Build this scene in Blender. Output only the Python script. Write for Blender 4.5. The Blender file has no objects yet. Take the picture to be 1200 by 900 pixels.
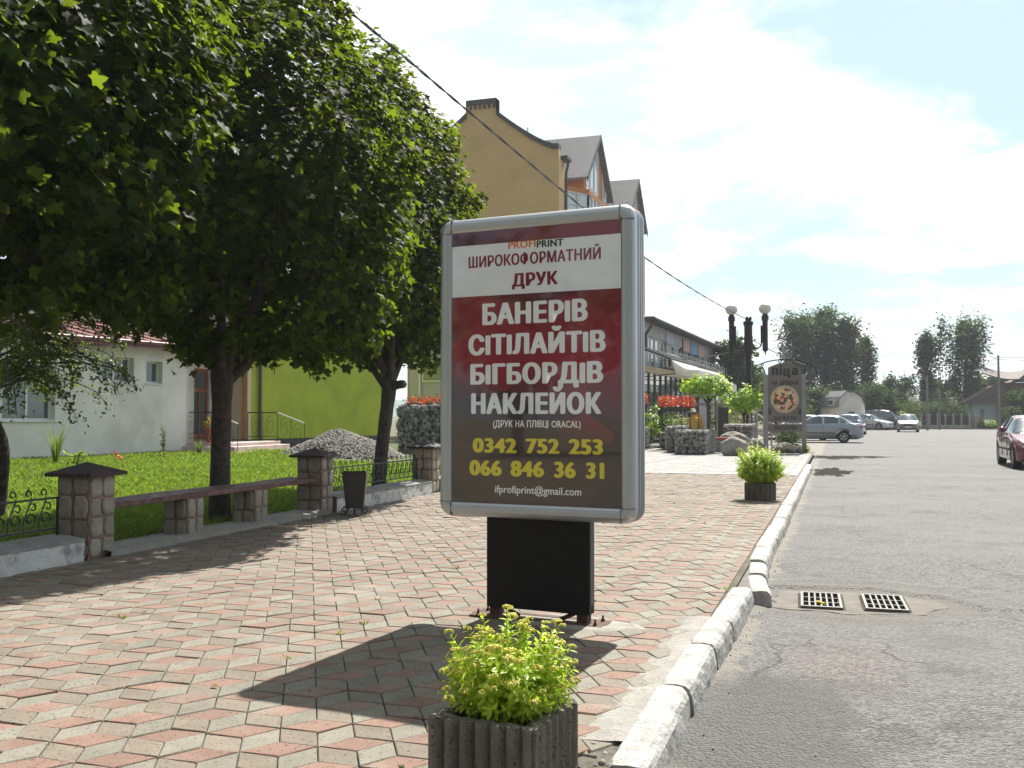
import bpy, bmesh, math, random
import numpy as np
from mathutils import Vector, Matrix, noise
R = math.radians
random.seed(7); rng = np.random.default_rng(7)
scn = bpy.context.scene; COL = scn.collection

# ------------------------------------------------------------------ camera
CAMZ = 1.3
cam = bpy.data.cameras.new('camera'); cam.lens = 34.5; cam.sensor_width = 36; cam.clip_start = .05; cam.clip_end = 6000
co = bpy.data.objects.new('camera', cam); COL.objects.link(co)
co.location = (0, 0, CAMZ); co.rotation_euler = (R(90 + 1.79), 0, R(18.3)); scn.camera = co
# ------------------------------------------------------------------ sun, sky
SUN_EL, SUN_AZ = 51.2, 5.3       # azimuth to the right (east) of +Y
sl = bpy.data.lights.new('sun', 'SUN'); sl.energy = 5.0; sl.angle = R(.55); sl.color = (1, .95, .87)
so = bpy.data.objects.new('sun', sl); COL.objects.link(so)
so.rotation_euler = (R(90 - SUN_EL), 0, R(180 - SUN_AZ)); so.location = (0, 0, 30)
scn.view_settings.view_transform = 'Standard'; scn.view_settings.look = 'None'
scn.view_settings.gamma = 1; scn.view_settings.exposure = .98

class NT:
    def __init__(s, nt): s.nt = nt
    def n(s, t, ins=None, **kw):
        nd = s.nt.nodes.new(t)
        for k, v in kw.items(): setattr(nd, k, v)
        for k, v in (ins or {}).items():
            if isinstance(v, bpy.types.NodeSocket): s.nt.links.new(v, nd.inputs[k])
            else: nd.inputs[k].default_value = v
        return nd
    def math(s, op, a, b=0., c=0., clamp=False):
        nd = s.n('ShaderNodeMath', {0: a, 1: b, 2: c}, operation=op); nd.use_clamp = clamp; return nd.outputs[0]
    def mix(s, f, a, b, bt='MIX'):
        nd = s.n('ShaderNodeMix', {0: f, 6: a, 7: b}, data_type='RGBA', blend_type=bt); return nd.outputs[2]
    def noise(s, v, sc, det=4, rough=.55):
        return s.n('ShaderNodeTexNoise', {'Vector': v, 'Scale': sc, 'Detail': det, 'Roughness': rough}).outputs[0]
    def ramp(s, f, a, b, lo=0., hi=1.):
        return s.n('ShaderNodeMapRange', {0: f, 1: a, 2: b, 3: lo, 4: hi}, interpolation_type='SMOOTHSTEP').outputs[0]

w = bpy.data.worlds.new('World'); scn.world = w; w.use_nodes = True
W = NT(w.node_tree); w.node_tree.nodes.clear()
sky = W.n('ShaderNodeTexSky', sky_type='NISHITA', sun_disc=False, sun_elevation=R(SUN_EL), sun_rotation=R(SUN_AZ), air_density=1.0, dust_density=.6, ozone_density=1.0)
tc = W.n('ShaderNodeTexCoord').outputs['Generated']
sep = W.n('ShaderNodeSeparateXYZ', {0: tc})
zz = W.math('ADD', W.math('MAXIMUM', sep.outputs[2], 0.), .16)
cv = W.n('ShaderNodeCombineXYZ', {0: W.math('DIVIDE', sep.outputs[0], zz), 1: W.math('DIVIDE', sep.outputs[1], zz), 2: 3.7}).outputs[0]
warp = W.n('ShaderNodeTexNoise', {'Vector': cv, 'Scale': 1.1, 'Detail': 3}).outputs[1]
cv2 = W.n('ShaderNodeVectorMath', {0: cv, 1: W.n('ShaderNodeVectorMath', {0: warp, 3: .55}, operation='SCALE').outputs[0]}, operation='ADD').outputs[0]
c1 = W.noise(cv2, 1.45, 9, .60); c2 = W.noise(cv2, 2.7, 6, .6)
cl = W.ramp(c1, .41, .54)
shade = W.ramp(c2, .36, .58, 0., 1.0)
clc = W.mix(shade, (6.3, 7.4, 8.2, 1), (10.0, 10.1, 10.2, 1))
skyc = W.mix(.75, sky.outputs[0], (5.5, 7.2, 8.2, 1))
hz = W.ramp(sep.outputs[2], 0., .14, .5, 0.)
skyc = W.mix(hz, skyc, (7.6, 8.4, 8.8, 1))
fin = W.mix(W.math('MULTIPLY', cl, .92), skyc, clc)
# sky and clouds are brighter towards the sun (forward scattering)
sd = (math.cos(R(SUN_EL)) * math.sin(R(SUN_AZ)), math.cos(R(SUN_EL)) * math.cos(R(SUN_AZ)), math.sin(R(SUN_EL)))
mu = W.n('ShaderNodeVectorMath', {0: tc, 1: sd}, operation='DOT_PRODUCT').outputs[1]
dirf = W.math('MULTIPLY', W.ramp(mu, -.2, .75, .36, 1.12), W.ramp(sep.outputs[2], .4, .85, 1., .62))
fin = W.n('ShaderNodeVectorMath', {0: fin, 3: dirf}, operation='SCALE').outputs[0]
bg = W.n('ShaderNodeBackground', {0: fin, 1: .062})
W.nt.links.new(bg.outputs[0], W.n('ShaderNodeOutputWorld').inputs[0])

# ------------------------------------------------------------------ materials
def rnd_val(N):
    oi = N.n('ShaderNodeObjectInfo').outputs['Random']; ri = N.n('ShaderNodeNewGeometry').outputs['Random Per Island']
    return N.math('FRACT', N.math('ADD', oi, ri))
def mat(name, col, rough=.8, var=.12, vs=3., bump=.0, bs=60., metal=0., spec=.5, rnd=0., dirt=None, dscale=1.2, damt=.5, coat=0., emit=None, hue=None, fine=0.):
    m = bpy.data.materials.new(name); m.use_nodes = True; N = NT(m.node_tree); N.nt.nodes.clear()
    P = N.n('ShaderNodeNewGeometry').outputs['Position']
    c = (*col, 1)
    a = tuple(x * (1 - var) for x in col) + (1,); b = tuple(min(1, x * (1 + var)) for x in col) + (1,)
    out = N.mix(N.ramp(N.noise(P, vs, 5), .3, .7), a, b)
    if rnd or hue:
        r = rnd_val(N)
        if rnd:
            k = N.math('MULTIPLY_ADD', r, 2 * rnd, 1 - rnd)
            out = N.n('ShaderNodeVectorMath', {0: out, 3: k}, operation='SCALE').outputs[0]
        if hue: out = N.mix(N.math('FRACT', N.math('MULTIPLY', r, 7.31)), out, (*hue, 1))
    if dirt: out = N.mix(N.math('MULTIPLY', N.ramp(N.noise(P, dscale, 7, .65), .47, .66), damt), out, (*dirt, 1))
    if fine: out = N.mix(N.math('MULTIPLY', N.ramp(N.noise(P, 75, 3), .60, .65), fine), out, (.03, .028, .025, 1))
    pr = N.n('ShaderNodeBsdfPrincipled', {'Base Color': out, 'Roughness': rough, 'Metallic': metal, 'Specular IOR Level': spec, 'Coat Weight': coat})
    if emit: pr.inputs['Emission Color'].default_value = (*emit[:3], 1); pr.inputs['Emission Strength'].default_value = emit[3]
    if bump:
        bn = N.n('ShaderNodeBump', {'Strength': bump, 'Distance': .01, 'Height': N.noise(P, bs, 5)})
        N.nt.links.new(bn.outputs[0], pr.inputs['Normal'])
    N.nt.links.new(pr.outputs[0], N.n('ShaderNodeOutputMaterial').inputs[0])
    return m
def leafmat(name, col, trans, tw=.4, rnd=.35, hue=None, rough=.45, spec=.35):
    m = bpy.data.materials.new(name); m.use_nodes = True; N = NT(m.node_tree); N.nt.nodes.clear()
    r = rnd_val(N); P = N.n('ShaderNodeNewGeometry').outputs['Position']
    k = N.math('MULTIPLY_ADD', r, 2 * rnd, 1 - rnd)
    h = N.math('POWER', N.math('FRACT', N.math('MULTIPLY', r, 5.17)), 3.)
    c = N.mix(N.math('MULTIPLY', h, .7), (*col, 1), (*(hue or col), 1))
    c = N.n('ShaderNodeVectorMath', {0: c, 3: k}, operation='SCALE').outputs[0]
    k2 = N.ramp(N.noise(P, 1.6, 3), .3, .7, .75, 1.25)
    c = N.n('ShaderNodeVectorMath', {0: c, 3: k2}, operation='SCALE').outputs[0]
    t = N.n('ShaderNodeVectorMath', {0: (*trans,), 3: k}, operation='SCALE').outputs[0]
    d = N.n('ShaderNodeBsdfPrincipled', {'Base Color': c, 'Roughness': rough, 'Specular IOR Level': spec})
    tr = N.n('ShaderNodeBsdfTranslucent', {'Color': t})
    mx = N.n('ShaderNodeMixShader', {0: tw, 1: d.outputs[0], 2: tr.outputs[0]})
    N.nt.links.new(mx.outputs[0], N.n('ShaderNodeOutputMaterial').inputs[0]); return m
def glassmat(name, tint=(.9, .95, .95), dark=None, rough=.03):
    """clear pane: see-through with a fresnel reflection; dark = opaque reflective far glazing"""
    m = bpy.data.materials.new(name); m.use_nodes = True; N = NT(m.node_tree); N.nt.nodes.clear()
    if dark:
        P = N.n('ShaderNodeNewGeometry').outputs['Position']
        c = N.mix(N.noise(P, .9, 3), (*dark, 1), tuple(x * 2.2 for x in dark) + (1,))
        b = N.n('ShaderNodeBsdfPrincipled', {'Base Color': c, 'Roughness': .08, 'Specular IOR Level': 1., 'Coat Weight': .6})
        N.nt.links.new(b.outputs[0], N.n('ShaderNodeOutputMaterial').inputs[0]); return m
    g = N.n('ShaderNodeBsdfGlossy', {'Color': (1, 1, 1, 1), 'Roughness': rough}); t = N.n('ShaderNodeBsdfTransparent', {'Color': (*tint, 1)})
    f = N.n('ShaderNodeFresnel', {'IOR': 1.5}).outputs[0]
    mx = N.n('ShaderNodeMixShader', {0: f, 1: t.outputs[0], 2: g.outputs[0]})
    N.nt.links.new(mx.outputs[0], N.n('ShaderNodeOutputMaterial').inputs[0]); return m
M = {}
M['tile_red'] = mat('tile_red', (.212, .128, .094), .85, .10, 9, .25, 220, rnd=.13, dirt=(.27, .235, .19), dscale=1.3, damt=.7, fine=.8)
M['tile_light'] = mat('tile_light', (.188, .175, .138), .85, .10, 9, .25, 220, rnd=.12, dirt=(.25, .24, .20), dscale=1.3, damt=.6, fine=.8)
M['tile_tan'] = mat('tile_tan', (.186, .156, .118), .85, .10, 9, .25, 220, rnd=.12, dirt=(.19, .17, .135), dscale=1.3, damt=.5, fine=.8)
M['joint'] = mat('joint_sand', (.11, .10, .08), .95, .3, 25, .5, 150, dirt=(.05, .06, .025), dscale=1.6, damt=.75)
M['paver'] = mat('paver', (.30, .29, .28), .85, .12, 4, .2, 150, rnd=.12, dirt=(.24, .23, .21), dscale=1.5)
M['kerb'] = mat('whitewashed_kerb', (.41, .40, .38), .85, .2, 9, 1., 45, rnd=.1, dirt=(.26, .25, .23), dscale=5.5, damt=.8, fine=.5)
M['mortar'] = mat('white_mortar', (.28, .268, .245), .9, .15, 8, 1., 45, dirt=(.30, .28, .23), dscale=5, damt=.7, fine=.4)
M['concrete'] = mat('concrete', (.26, .25, .235), .9, .15, 5, .6, 70, dirt=(.13, .125, .11), dscale=3.2, damt=.7)
M['planter'] = mat('planter_concrete', (.20, .175, .148), .92, .2, 12, .9, 130, dirt=(.12, .11, .09), dscale=6, damt=.75, fine=.7)
M['whitewall'] = mat('flaking_whitewash', (.55, .55, .53), .85, .1, 6, .9, 40, dirt=(.22, .215, .2), dscale=7, damt=.85)
M['soil'] = mat('soil', (.05, .04, .03), 1, .4, 30, 1., 90)
M['earth'] = mat('earth', (.12, .11, .06), 1, .3, 3, .6, 30, dirt=(.06, .09, .02), dscale=.8, damt=.8)
M['lawn'] = mat('lawn_soil', (.06, .085, .02), 1, .3, 6, .5, 60, dirt=(.10, .10, .03), dscale=2, damt=.6)
M['dry'] = leafmat('dry_leaf', (.16, .10, .03), (.2, .12, .03), .15, .5, (.2, .2, .03))
M['grass'] = leafmat('grass_blade', (.075, .135, .018), (.34, .50, .045), .34, .3, (.22, .22, .04), .5)
M['alu'] = mat('brushed_aluminium', (.50, .52, .54), .42, .03, 3, .03, 200, metal=.75)
M['alu_dark'] = mat('dark_profile', (.045, .05, .06), .4, .05, metal=.3)
M['black'] = mat('black_powder_coat', (.006, .006, .006), .6, .1, 30, .06, 300, spec=.3)
M['blackiron'] = mat('black_iron', (.014, .014, .014), .42, .2, 20, .1, 90)
M['rust'] = mat('rusty_steel', (.085, .04, .027), .8, .35, 20, .4, 90)
M['stone'] = mat('wall_stone', (.30, .275, .225), .85, .18, 14, .8, 45, rnd=.22, hue=None, dirt=(.17, .15, .12), dscale=7, damt=.5)
M['redmortar'] = mat('red_mortar', (.23, .145, .12), .95, .2, 20, .6, 80)
M['cap'] = mat('dark_cap', (.045, .028, .026), .75, .3, 25, .7, 90)
M['plank'] = mat('painted_plank', (.105, .04, .04), .6, .3, 18, .4, 60, dirt=(.19, .13, .11), dscale=9, damt=.55)
M['bark'] = mat('bark', (.062, .053, .045), .95, .35, 14, 1., 35)
M['maple'] = leafmat('maple_leaf', (.007, .018, .005), (.36, .50, .025), .20, .5, (.02, .036, .007), .6, .07)
M['mapleY'] = leafmat('maple_leaf_yellow', (.30, .26, .02), (.75, .62, .03), .4, .2, None, .4, .4)
M['plum'] = leafmat('fruit_leaf', (.03, .06, .014), (.28, .38, .05), .3, .4, (.1, .12, .03))
M['spurge'] = leafmat('shrub_leaf', (.26, .36, .025), (.66, .82, .08), .48, .25, (.40, .42, .05), .45, .35)
M['flowerhead'] = leafmat('flower_head', (.60, .58, .13), (.8, .76, .15), .35, .2, (.62, .56, .16))
M['yellowtree'] = leafmat('lime_yellow_leaf', (.14, .26, .02), (.5, .72, .04), .45, .3, (.25, .34, .03))
M['poplar'] = leafmat('poplar_leaf', (.036, .066, .022), (.15, .22, .05), .3, .5, (.06, .09, .04), .8, .08)
M['bushy'] = leafmat('bush_leaf', (.045, .082, .02), (.15, .23, .04), .28, .45, (.09, .12, .03), .8, .1)
M['brightbush'] = leafmat('bright_bush_leaf', (.12, .20, .02), (.36, .5, .05), .35, .4, (.22, .26, .04))
M['redflower'] = leafmat('red_flower', (.62, .06, .02), (.8, .1, .03), .3, .3, (.75, .16, .03))
M['white_plaster'] = mat('white_plaster', (.78, .755, .72), .9, .08, 1.2, .3, 60, dirt=(.56, .54, .50), dscale=.7, damt=.55)
M['cream'] = mat('cream_plaster', (.58, .52, .38), .9, .06, 2, .1)
M['lime'] = mat('lime_plaster', (.37, .43, .035), .9, .1, 1.2, .2, 60, dirt=(.29, .335, .035), dscale=.7, damt=.5)
M['plinth'] = mat('dark_plinth', (.06, .055, .05), .9, .3, 4)
M['orange'] = mat('orange_trim', (.45, .26, .10), .8)
M['redroof'] = mat('red_metal_roof', (.16, .045, .045), .5, .1, metal=.1)
M['pvc'] = mat('white_window_frame', (.7, .7, .7), .4, .03)
M['brownwood'] = mat('brown_door_wood', (.27, .10, .035), .5, .2, 12)
M['glass_dark'] = glassmat('far_window_glass', dark=(.035, .05, .055))
M['glass_car'] = glassmat('car_glass', dark=(.03, .045, .055))
M['glass_sky'] = glassmat('painted_sky_glass', dark=(.34, .41, .44))  # pale base colour paints in the reflected sky
M['glass'] = glassmat('clear_pane', (.93, .95, .95))
M['pinkstep'] = mat('pinkish_step_stone', (.52, .42, .38), .6, .08, 5)
M['ochre'] = mat('ochre_render', (.62, .43, .20), .92, .06, .6, .15, 40, dirt=(.50, .345, .155), dscale=.45, damt=.5)
M['deeporange'] = mat('orange_render', (.46, .18, .06), .9, .06, 1)
M['greyroof'] = mat('grey_metal_roof', (.17, .165, .165), .5, .08, 2, metal=.2)
M['darktrim'] = mat('dark_trim', (.055, .05, .05), .6)
M['greywall'] = mat('grey_panel_wall', (.42, .405, .41), .85, .06, 1)
M['awning'] = leafmat('white_awning_cloth', (.78, .76, .74), (.85, .83, .80), .45, 0., None, .8, .1)
M['gabion'] = mat('gabion_stone', (.23, .225, .215), .9, .25, 9, .5, 50, rnd=.5)
M['gravel'] = mat('gravel_stone', (.18, .168, .15), .9, .2, 9, .4, 50, rnd=.55)
M['boulder'] = mat('boulder_stone', (.26, .245, .22), .95, .25, 3, 1., 12, dirt=(.12, .115, .1), dscale=3, damt=.6)
M['wire'] = mat('galvanised_wire', (.3, .3, .3), .5, metal=.6)
M['lampblack'] = mat('lamp_post_paint', (.02, .012, .014), .45, .15, 10, spec=.4)
M['globe'] = mat('opal_globe', (.72, .70, .68), .3, .02)
M['signgrey'] = mat('sign_grey', (.17, .155, .14), .6, .07, 3)
M['signpost'] = mat('sign_post_grey', (.27, .26, .25), .6, .07, 3)
M['signletter'] = mat('dark_letter', (.035, .03, .028), .6)
M['palewood'] = mat('pale_wood', (.42, .33, .24), .8, .15, 6)
M['tyre'] = mat('tyre', (.015, .015, .015), .8)
M['rim'] = mat('alloy_rim', (.5, .5, .52), .3, metal=.8)
M['silver'] = mat('silver_blue_paint', (.34, .38, .45), .25, .01, metal=.55, coat=1.)
M['carwhite'] = mat('white_car_paint', (.65, .67, .68), .3, .01, coat=1.)
M['carred'] = mat('dark_red_car_paint', (.16, .018, .03), .3, .01, metal=.35, coat=1.)
M['carblue'] = mat('pale_blue_car_paint', (.30, .36, .5), .3, .01, metal=.4, coat=1.)
M['cargrey'] = mat('grey_car_paint', (.19, .18, .165), .3, .01, metal=.5, coat=1.)
M['cardark'] = mat('dark_van_paint', (.02, .025, .05), .3, .01, coat=1.)
M['trimblack'] = mat('black_trim', (.02, .02, .02), .5)
M['lampglass'] = mat('headlight_glass', (.75, .76, .78), .1, .02, coat=1.)
M['taillight'] = mat('tail_light', (.35, .012, .012), .2, coat=1.)
M['plate'] = mat('number_plate', (.7, .7, .68), .4)
M['skin'] = mat('skin', (.45, .26, .18), .6)
M['redcloth'] = mat('red_cloth', (.55, .05, .03), .9)
M['yellowcloth'] = mat('yellow_cloth', (.62, .40, .09), .9, .15, 12)
M['darkcloth'] = mat('dark_cloth', (.04, .04, .06), .9)
M['straw'] = mat('straw_hat', (.5, .45, .33), .9)
M['brickwall'] = mat('brown_brick_wall', (.17, .115, .08), .9, .25, 5)
M['brownroof'] = mat('brown_roof', (.13, .10, .095), .8, .15, 1.5)
M['paleblue'] = mat('pale_blue_plaster', (.52, .62, .65), .9, .05)
M['fencepanel'] = mat('dark_brown_panel', (.045, .025, .025), .8, .2)
M['fencepost'] = mat('pale_concrete_post', (.42, .40, .36), .9, .12)
M['pole'] = mat('pole_concrete', (.19, .185, .19), .9)
M['bluesign'] = mat('blue_sign_paint', (.06, .18, .40), .5)
M['terracotta'] = mat('red_flower_pot', (.42, .07, .035), .6)
M['palestone'] = mat('pale_rock', (.34, .31, .25), .9, .2, 4, .5, 30, rnd=.25)
M['hills'] = mat('far_hills', (.10, .16, .13), 1, .25, .01)
M['bannerblue'] = mat('banner_blue', (.16, .30, .5), .7); M['bannerpink'] = mat('banner_pink', (.52, .33, .32), .7); M['bannerred'] = mat('banner_dark_red', (.25, .03, .04), .7)
M['bannerpale'] = mat('banner_pale', (.42, .45, .55), .7)

def asphalt_mat(name, base=(.108, .106, .102)):
    m = bpy.data.materials.new(name); m.use_nodes = True; N = NT(m.node_tree); N.nt.nodes.clear()
    P = N.n('ShaderNodeNewGeometry').outputs['Position']
    sx = N.n('ShaderNodeSeparateXYZ', {0: P}); X, Y = sx.outputs[0], sx.outputs[1]
    vor = N.n('ShaderNodeTexVoronoi', {'Vector': P, 'Scale': 62.}); ag = vor.outputs['Color']
    agv = N.n('ShaderNodeSeparateColor', {0: ag}).outputs[0]
    c = N.mix(N.ramp(agv, .0, 1.), tuple(x * .42 for x in base) + (1,), tuple(x * 1.5 for x in base) + (1,))
    big = N.ramp(N.noise(P, .45, 5, .6), .35, .68)
    c = N.mix(N.math('MULTIPLY', big, .42), c, tuple(x * 1.42 for x in base) + (1,))
    mid = N.ramp(N.noise(P, 1.7, 6, .7), .50, .66)
    c = N.mix(N.math('MULTIPLY', mid, .55), c, tuple(x * .45 for x in base) + (1,))
    # patch repairs: smoother, darker / lighter bands across the road
    st = N.n('ShaderNodeTexNoise', {'Vector': N.n('ShaderNodeVectorMath', {0: P, 1: (.13, 1.0, 1.)}, operation='MULTIPLY').outputs[0], 'Scale': .55, 'Detail': 4.}).outputs[0]
    c = N.mix(N.math('MULTIPLY', N.ramp(st, .48, .54), .28), c, tuple(x * 1.35 for x in base) + (1,))
    # dust strip along the kerb
    nz = N.noise(P, 3.5, 5)
    dk = N.ramp(N.math('ADD', X, N.math('MULTIPLY', nz, -.45)), -.70, -.80, 0., .85)
    c = N.mix(dk, c, (.20, .183, .153, 1))
    # damp silt round the drain
    dr = N.math('SQRT', N.math('ADD', N.math('POWER', N.math('SUBTRACT', X, .15), 2.), N.math('MULTIPLY', N.math('POWER', N.math('SUBTRACT', Y, 8.0), 2.), .9)))
    c = N.mix(N.ramp(N.math('ADD', dr, N.math('MULTIPLY', nz, -.6)), .68, .42, 0, .75), c, (.115, .108, .093, 1))
    # brick-dust stain
    ds = N.math('SQRT', N.math('ADD', N.math('POWER', N.math('SUBTRACT', X, .05), 2.), N.math('MULTIPLY', N.math('POWER', N.math('SUBTRACT', Y, 6.0), 2.), .3)))
    rs = N.math('MULTIPLY', N.ramp(ds, .55, .1), N.ramp(N.noise(P, 30, 6, .7), .47, .62, 0, .38))
    c = N.mix(rs, c, (.28, .14, .10, 1))
    # smooth concrete-like fill near the kerb in front
    d2 = N.math('SQRT', N.math('ADD', N.math('POWER', N.math('ADD', X, .35), 2.), N.math('MULTIPLY', N.math('POWER', N.math('SUBTRACT', Y, 4.6), 2.), .22)))
    fm = N.ramp(N.math('ADD', d2, N.math('MULTIPLY', nz, -.5)), .28, .12)
    c = N.mix(N.math('MULTIPLY', fm, .85), c, tuple(x * .62 for x in base) + (1,))
    # cracks
    vv = N.n('ShaderNodeVectorMath', {0: P, 1: N.n('ShaderNodeVectorMath', {0: N.n('ShaderNodeTexNoise', {'Vector': P, 'Scale': 1.3, 'Detail': 5.}).outputs[1], 3: 1.1}, operation='SCALE').outputs[0]}, operation='ADD').outputs[0]
    ve = N.n('ShaderNodeTexVoronoi', {'Vector': vv, 'Scale': .42}, feature='DISTANCE_TO_EDGE').outputs[0]
    ck = N.math('MULTIPLY', N.ramp(ve, .010, .002), N.ramp(N.noise(P, .3, 2), .48, .56))
    c = N.mix(N.math('MULTIPLY', ck, .45), c, (.035, .033, .03, 1))
    hgt = N.math('ADD', N.math('ADD', N.math('MULTIPLY', vor.outputs['Distance'], -.9), N.math('MULTIPLY', N.noise(P, 9, 5), .9)), N.math('MULTIPLY', ck, -.8))
    bp = N.n('ShaderNodeBump', {'Strength': .75, 'Distance': .02, 'Height': hgt})
    pr = N.n('ShaderNodeBsdfPrincipled', {'Base Color': c, 'Roughness': .78, 'Specular IOR Level': .4, 'Normal': bp.outputs[0]})
    N.nt.links.new(pr.outputs[0], N.n('ShaderNodeOutputMaterial').inputs[0]); return m
M['asphalt'] = asphalt_mat('old_asphalt')
M['wet'] = mat('wet_patch', (.025, .025, .024), .95, .3, 3, .0, 20, spec=.05)

# ------------------------------------------------------------------ mesh helpers
class MB:
    def __init__(s): s.v = []; s.f = []; s.m = []
    def add(s, vs, fs, mi=0):
        o = len(s.v); s.v += [tuple(v) for v in vs]; s.f += [tuple(i + o for i in f) for f in fs]; s.m += [mi] * len(fs); return s
    def box(s, c, d, rz=0, mi=0, ch=0.):
        x, y, z = (k / 2 for k in d); cs, sn = math.cos(rz), math.sin(rz)
        if ch:
            P = [(a * (x - (ch if k != 0 else 0)), b * (y - (ch if k != 1 else 0)), e * (z - (ch if k != 2 else 0))) for a in (-1, 1) for b in (-1, 1) for e in (-1, 1) for k in range(3)]
            bm = bmesh.new(); [bm.verts.new(p) for p in P]; bmesh.ops.convex_hull(bm, input=bm.verts); bm.verts.index_update()
            P = [v.co.copy() for v in bm.verts]; F = [[v.index for v in f.verts] for f in bm.faces]; bm.free()
        else:
            P = [(-x, -y, -z), (x, -y, -z), (x, y, -z), (-x, y, -z), (-x, -y, z), (x, -y, z), (x, y, z), (-x, y, z)]
            F = [(0, 3, 2, 1), (4, 5, 6, 7), (0, 1, 5, 4), (1, 2, 6, 5), (2, 3, 7, 6), (3, 0, 4, 7)]
        return s.add([(c[0] + p[0] * cs - p[1] * sn, c[1] + p[0] * sn + p[1] * cs, c[2] + p[2]) for p in P], F, mi)
    def b2(s, x0, x1, y0, y1, z0, z1, mi=0, ch=0.):
        return s.box(((x0 + x1) / 2, (y0 + y1) / 2, (z0 + z1) / 2), (abs(x1 - x0), abs(y1 - y0), abs(z1 - z0)), 0, mi, ch)
    def tube(s, pts, r, seg=6, mi=0, cap=True):
        pts = [Vector(p) for p in pts]; n = len(pts); rs = r if isinstance(r, (list, tuple)) else [r] * n
        vs = []; up = None
        for i, p in enumerate(pts):
            t = (pts[min(i + 1, n - 1)] - pts[max(i - 1, 0)])
            if t.length < 1e-9: t = Vector((0, 0, 1))
            t.normalize()
            if up is None: up = Vector((0, 0, 1)) if abs(t.z) < .9 else Vector((1, 0, 0))
            a = t.cross(up); a = a.normalized() if a.length > 1e-6 else Vector((1, 0, 0)); b = a.cross(t); up = b
            for k in range(seg):
                an = 2 * math.pi * k / seg; vs.append(p + (a * math.cos(an) + b * math.sin(an)) * rs[i])
        fs = [(i * seg + k, i * seg + (k + 1) % seg, (i + 1) * seg + (k + 1) % seg, (i + 1) * seg + k) for i in range(n - 1) for k in range(seg)]
        if cap: fs += [tuple(range(seg))[::-1], tuple((n - 1) * seg + k for k in range(seg))]
        return s.add(vs, fs, mi)
    def prism(s, poly, z0, z1, mi=0, top_in=0.):
        n = len(poly); cx = sum(p[0] for p in poly) / n; cy = sum(p[1] for p in poly) / n
        vs = [(p[0], p[1], z0) for p in poly]
        if top_in:
            vs += [(p[0], p[1], z1 - top_in) for p in poly]
            q = []
            for p in poly:
                L = math.hypot(p[0] - cx, p[1] - cy) or 1; k = 1 - top_in * 1.3 / L; q.append((cx + (p[0] - cx) * k, cy + (p[1] - cy) * k, z1))
            vs += q; rings = 3
        else: vs += [(p[0], p[1], z1) for p in poly]; rings = 2
        fs = [(r * n + i, r * n + (i + 1) % n, (r + 1) * n + (i + 1) % n, (r + 1) * n + i) for r in range(rings - 1) for i in range(n)]
        fs += [tuple(range(n))[::-1], tuple((rings - 1) * n + i for i in range(n))]
        return s.add(vs, fs, mi)
    def lathe(s, prof, seg=16, c=(0, 0, 0), mi=0):
        vs = [(c[0] + r * math.cos(2 * math.pi * k / seg), c[1] + r * math.sin(2 * math.pi * k / seg), c[2] + z) for r, z in prof for k in range(seg)]
        n = len(prof)
        fs = [(i * seg + k, i * seg + (k + 1) % seg, (i + 1) * seg + (k + 1) % seg, (i + 1) * seg + k) for i in range(n - 1) for k in range(seg)]
        fs += [tuple(range(seg))[::-1], tuple((n - 1) * seg + k for k in range(seg))]
        return s.add(vs, fs, mi)
    def quad(s, a, b, c, d, mi=0): return s.add([a, b, c, d], [(0, 1, 2, 3)], mi)
    def build(s, name, m=None, parent=None, smooth=False, kind=None, label=None):
        me = bpy.data.meshes.new(name); me.from_pydata(s.v, [], s.f)
        ms = m if isinstance(m, (list, tuple)) else [m]
        for k in ms: me.materials.append(M[k] if isinstance(k, str) else k)
        if len(ms) > 1: me.polygons.foreach_set('material_index', s.m)
        if smooth: me.polygons.foreach_set('use_smooth', [True] * len(me.polygons))
        me.update()
        return link(name, me, parent, kind, label)
def link(name, me, parent=None, kind=None, label=None):
    o = bpy.data.objects.new(name, me); COL.objects.link(o)
    if parent: o.parent = parent
    if kind: o['kind'] = kind
    if label: o['label'] = label
    return o
def thing(name, label, cat, loc=(0, 0, 0), rz=0., group=None):
    o = bpy.data.objects.new(name, None); COL.objects.link(o); o.empty_display_size = .1
    o.location = loc; o.rotation_euler = (0, 0, rz); o['label'] = label; o['category'] = cat
    if group: o['group'] = group
    return o
def tag(o, label, cat, group=None):
    o['label'] = label; o['category'] = cat
    if group: o['group'] = group
    return o
def dup(root, loc, rz, label, group=None):
    r = root.copy(); COL.objects.link(r); r.location = loc; r.rotation_euler = (0, 0, rz); r['label'] = label
    if group: r['group'] = group
    for ch in list(root.children):
        c = ch.copy(); COL.objects.link(c); c.parent = r
        for g in list(ch.children):
            d = g.copy(); COL.objects.link(d); d.parent = c
    return r
def ico(sub=1):
    bm = bmesh.new(); bmesh.ops.create_icosphere(bm, subdivisions=sub, radius=1)
    v = np.array([x.co[:] for x in bm.verts]); f = np.array([[q.index for q in x.verts] for x in bm.faces]); bm.free(); return v, f
def np_mesh(name, V, F, mats, mi=None, smooth=False):
    me = bpy.data.meshes.new(name); n = F.shape[1]
    me.vertices.add(len(V)); me.vertices.foreach_set('co', V.astype(np.float32).ravel())
    me.loops.add(F.size); me.loops.foreach_set('vertex_index', F.astype(np.int32).ravel())
    me.polygons.add(len(F)); me.polygons.foreach_set('loop_start', np.arange(0, F.size, n, dtype=np.int32))
    for k in mats: me.materials.append(M[k])
    if mi is not None: me.polygons.foreach_set('material_index', mi.astype(np.int32))
    if smooth: me.polygons.foreach_set('use_smooth', np.ones(len(F), dtype=bool))
    me.update(calc_edges=True); me.validate(); return me
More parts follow.
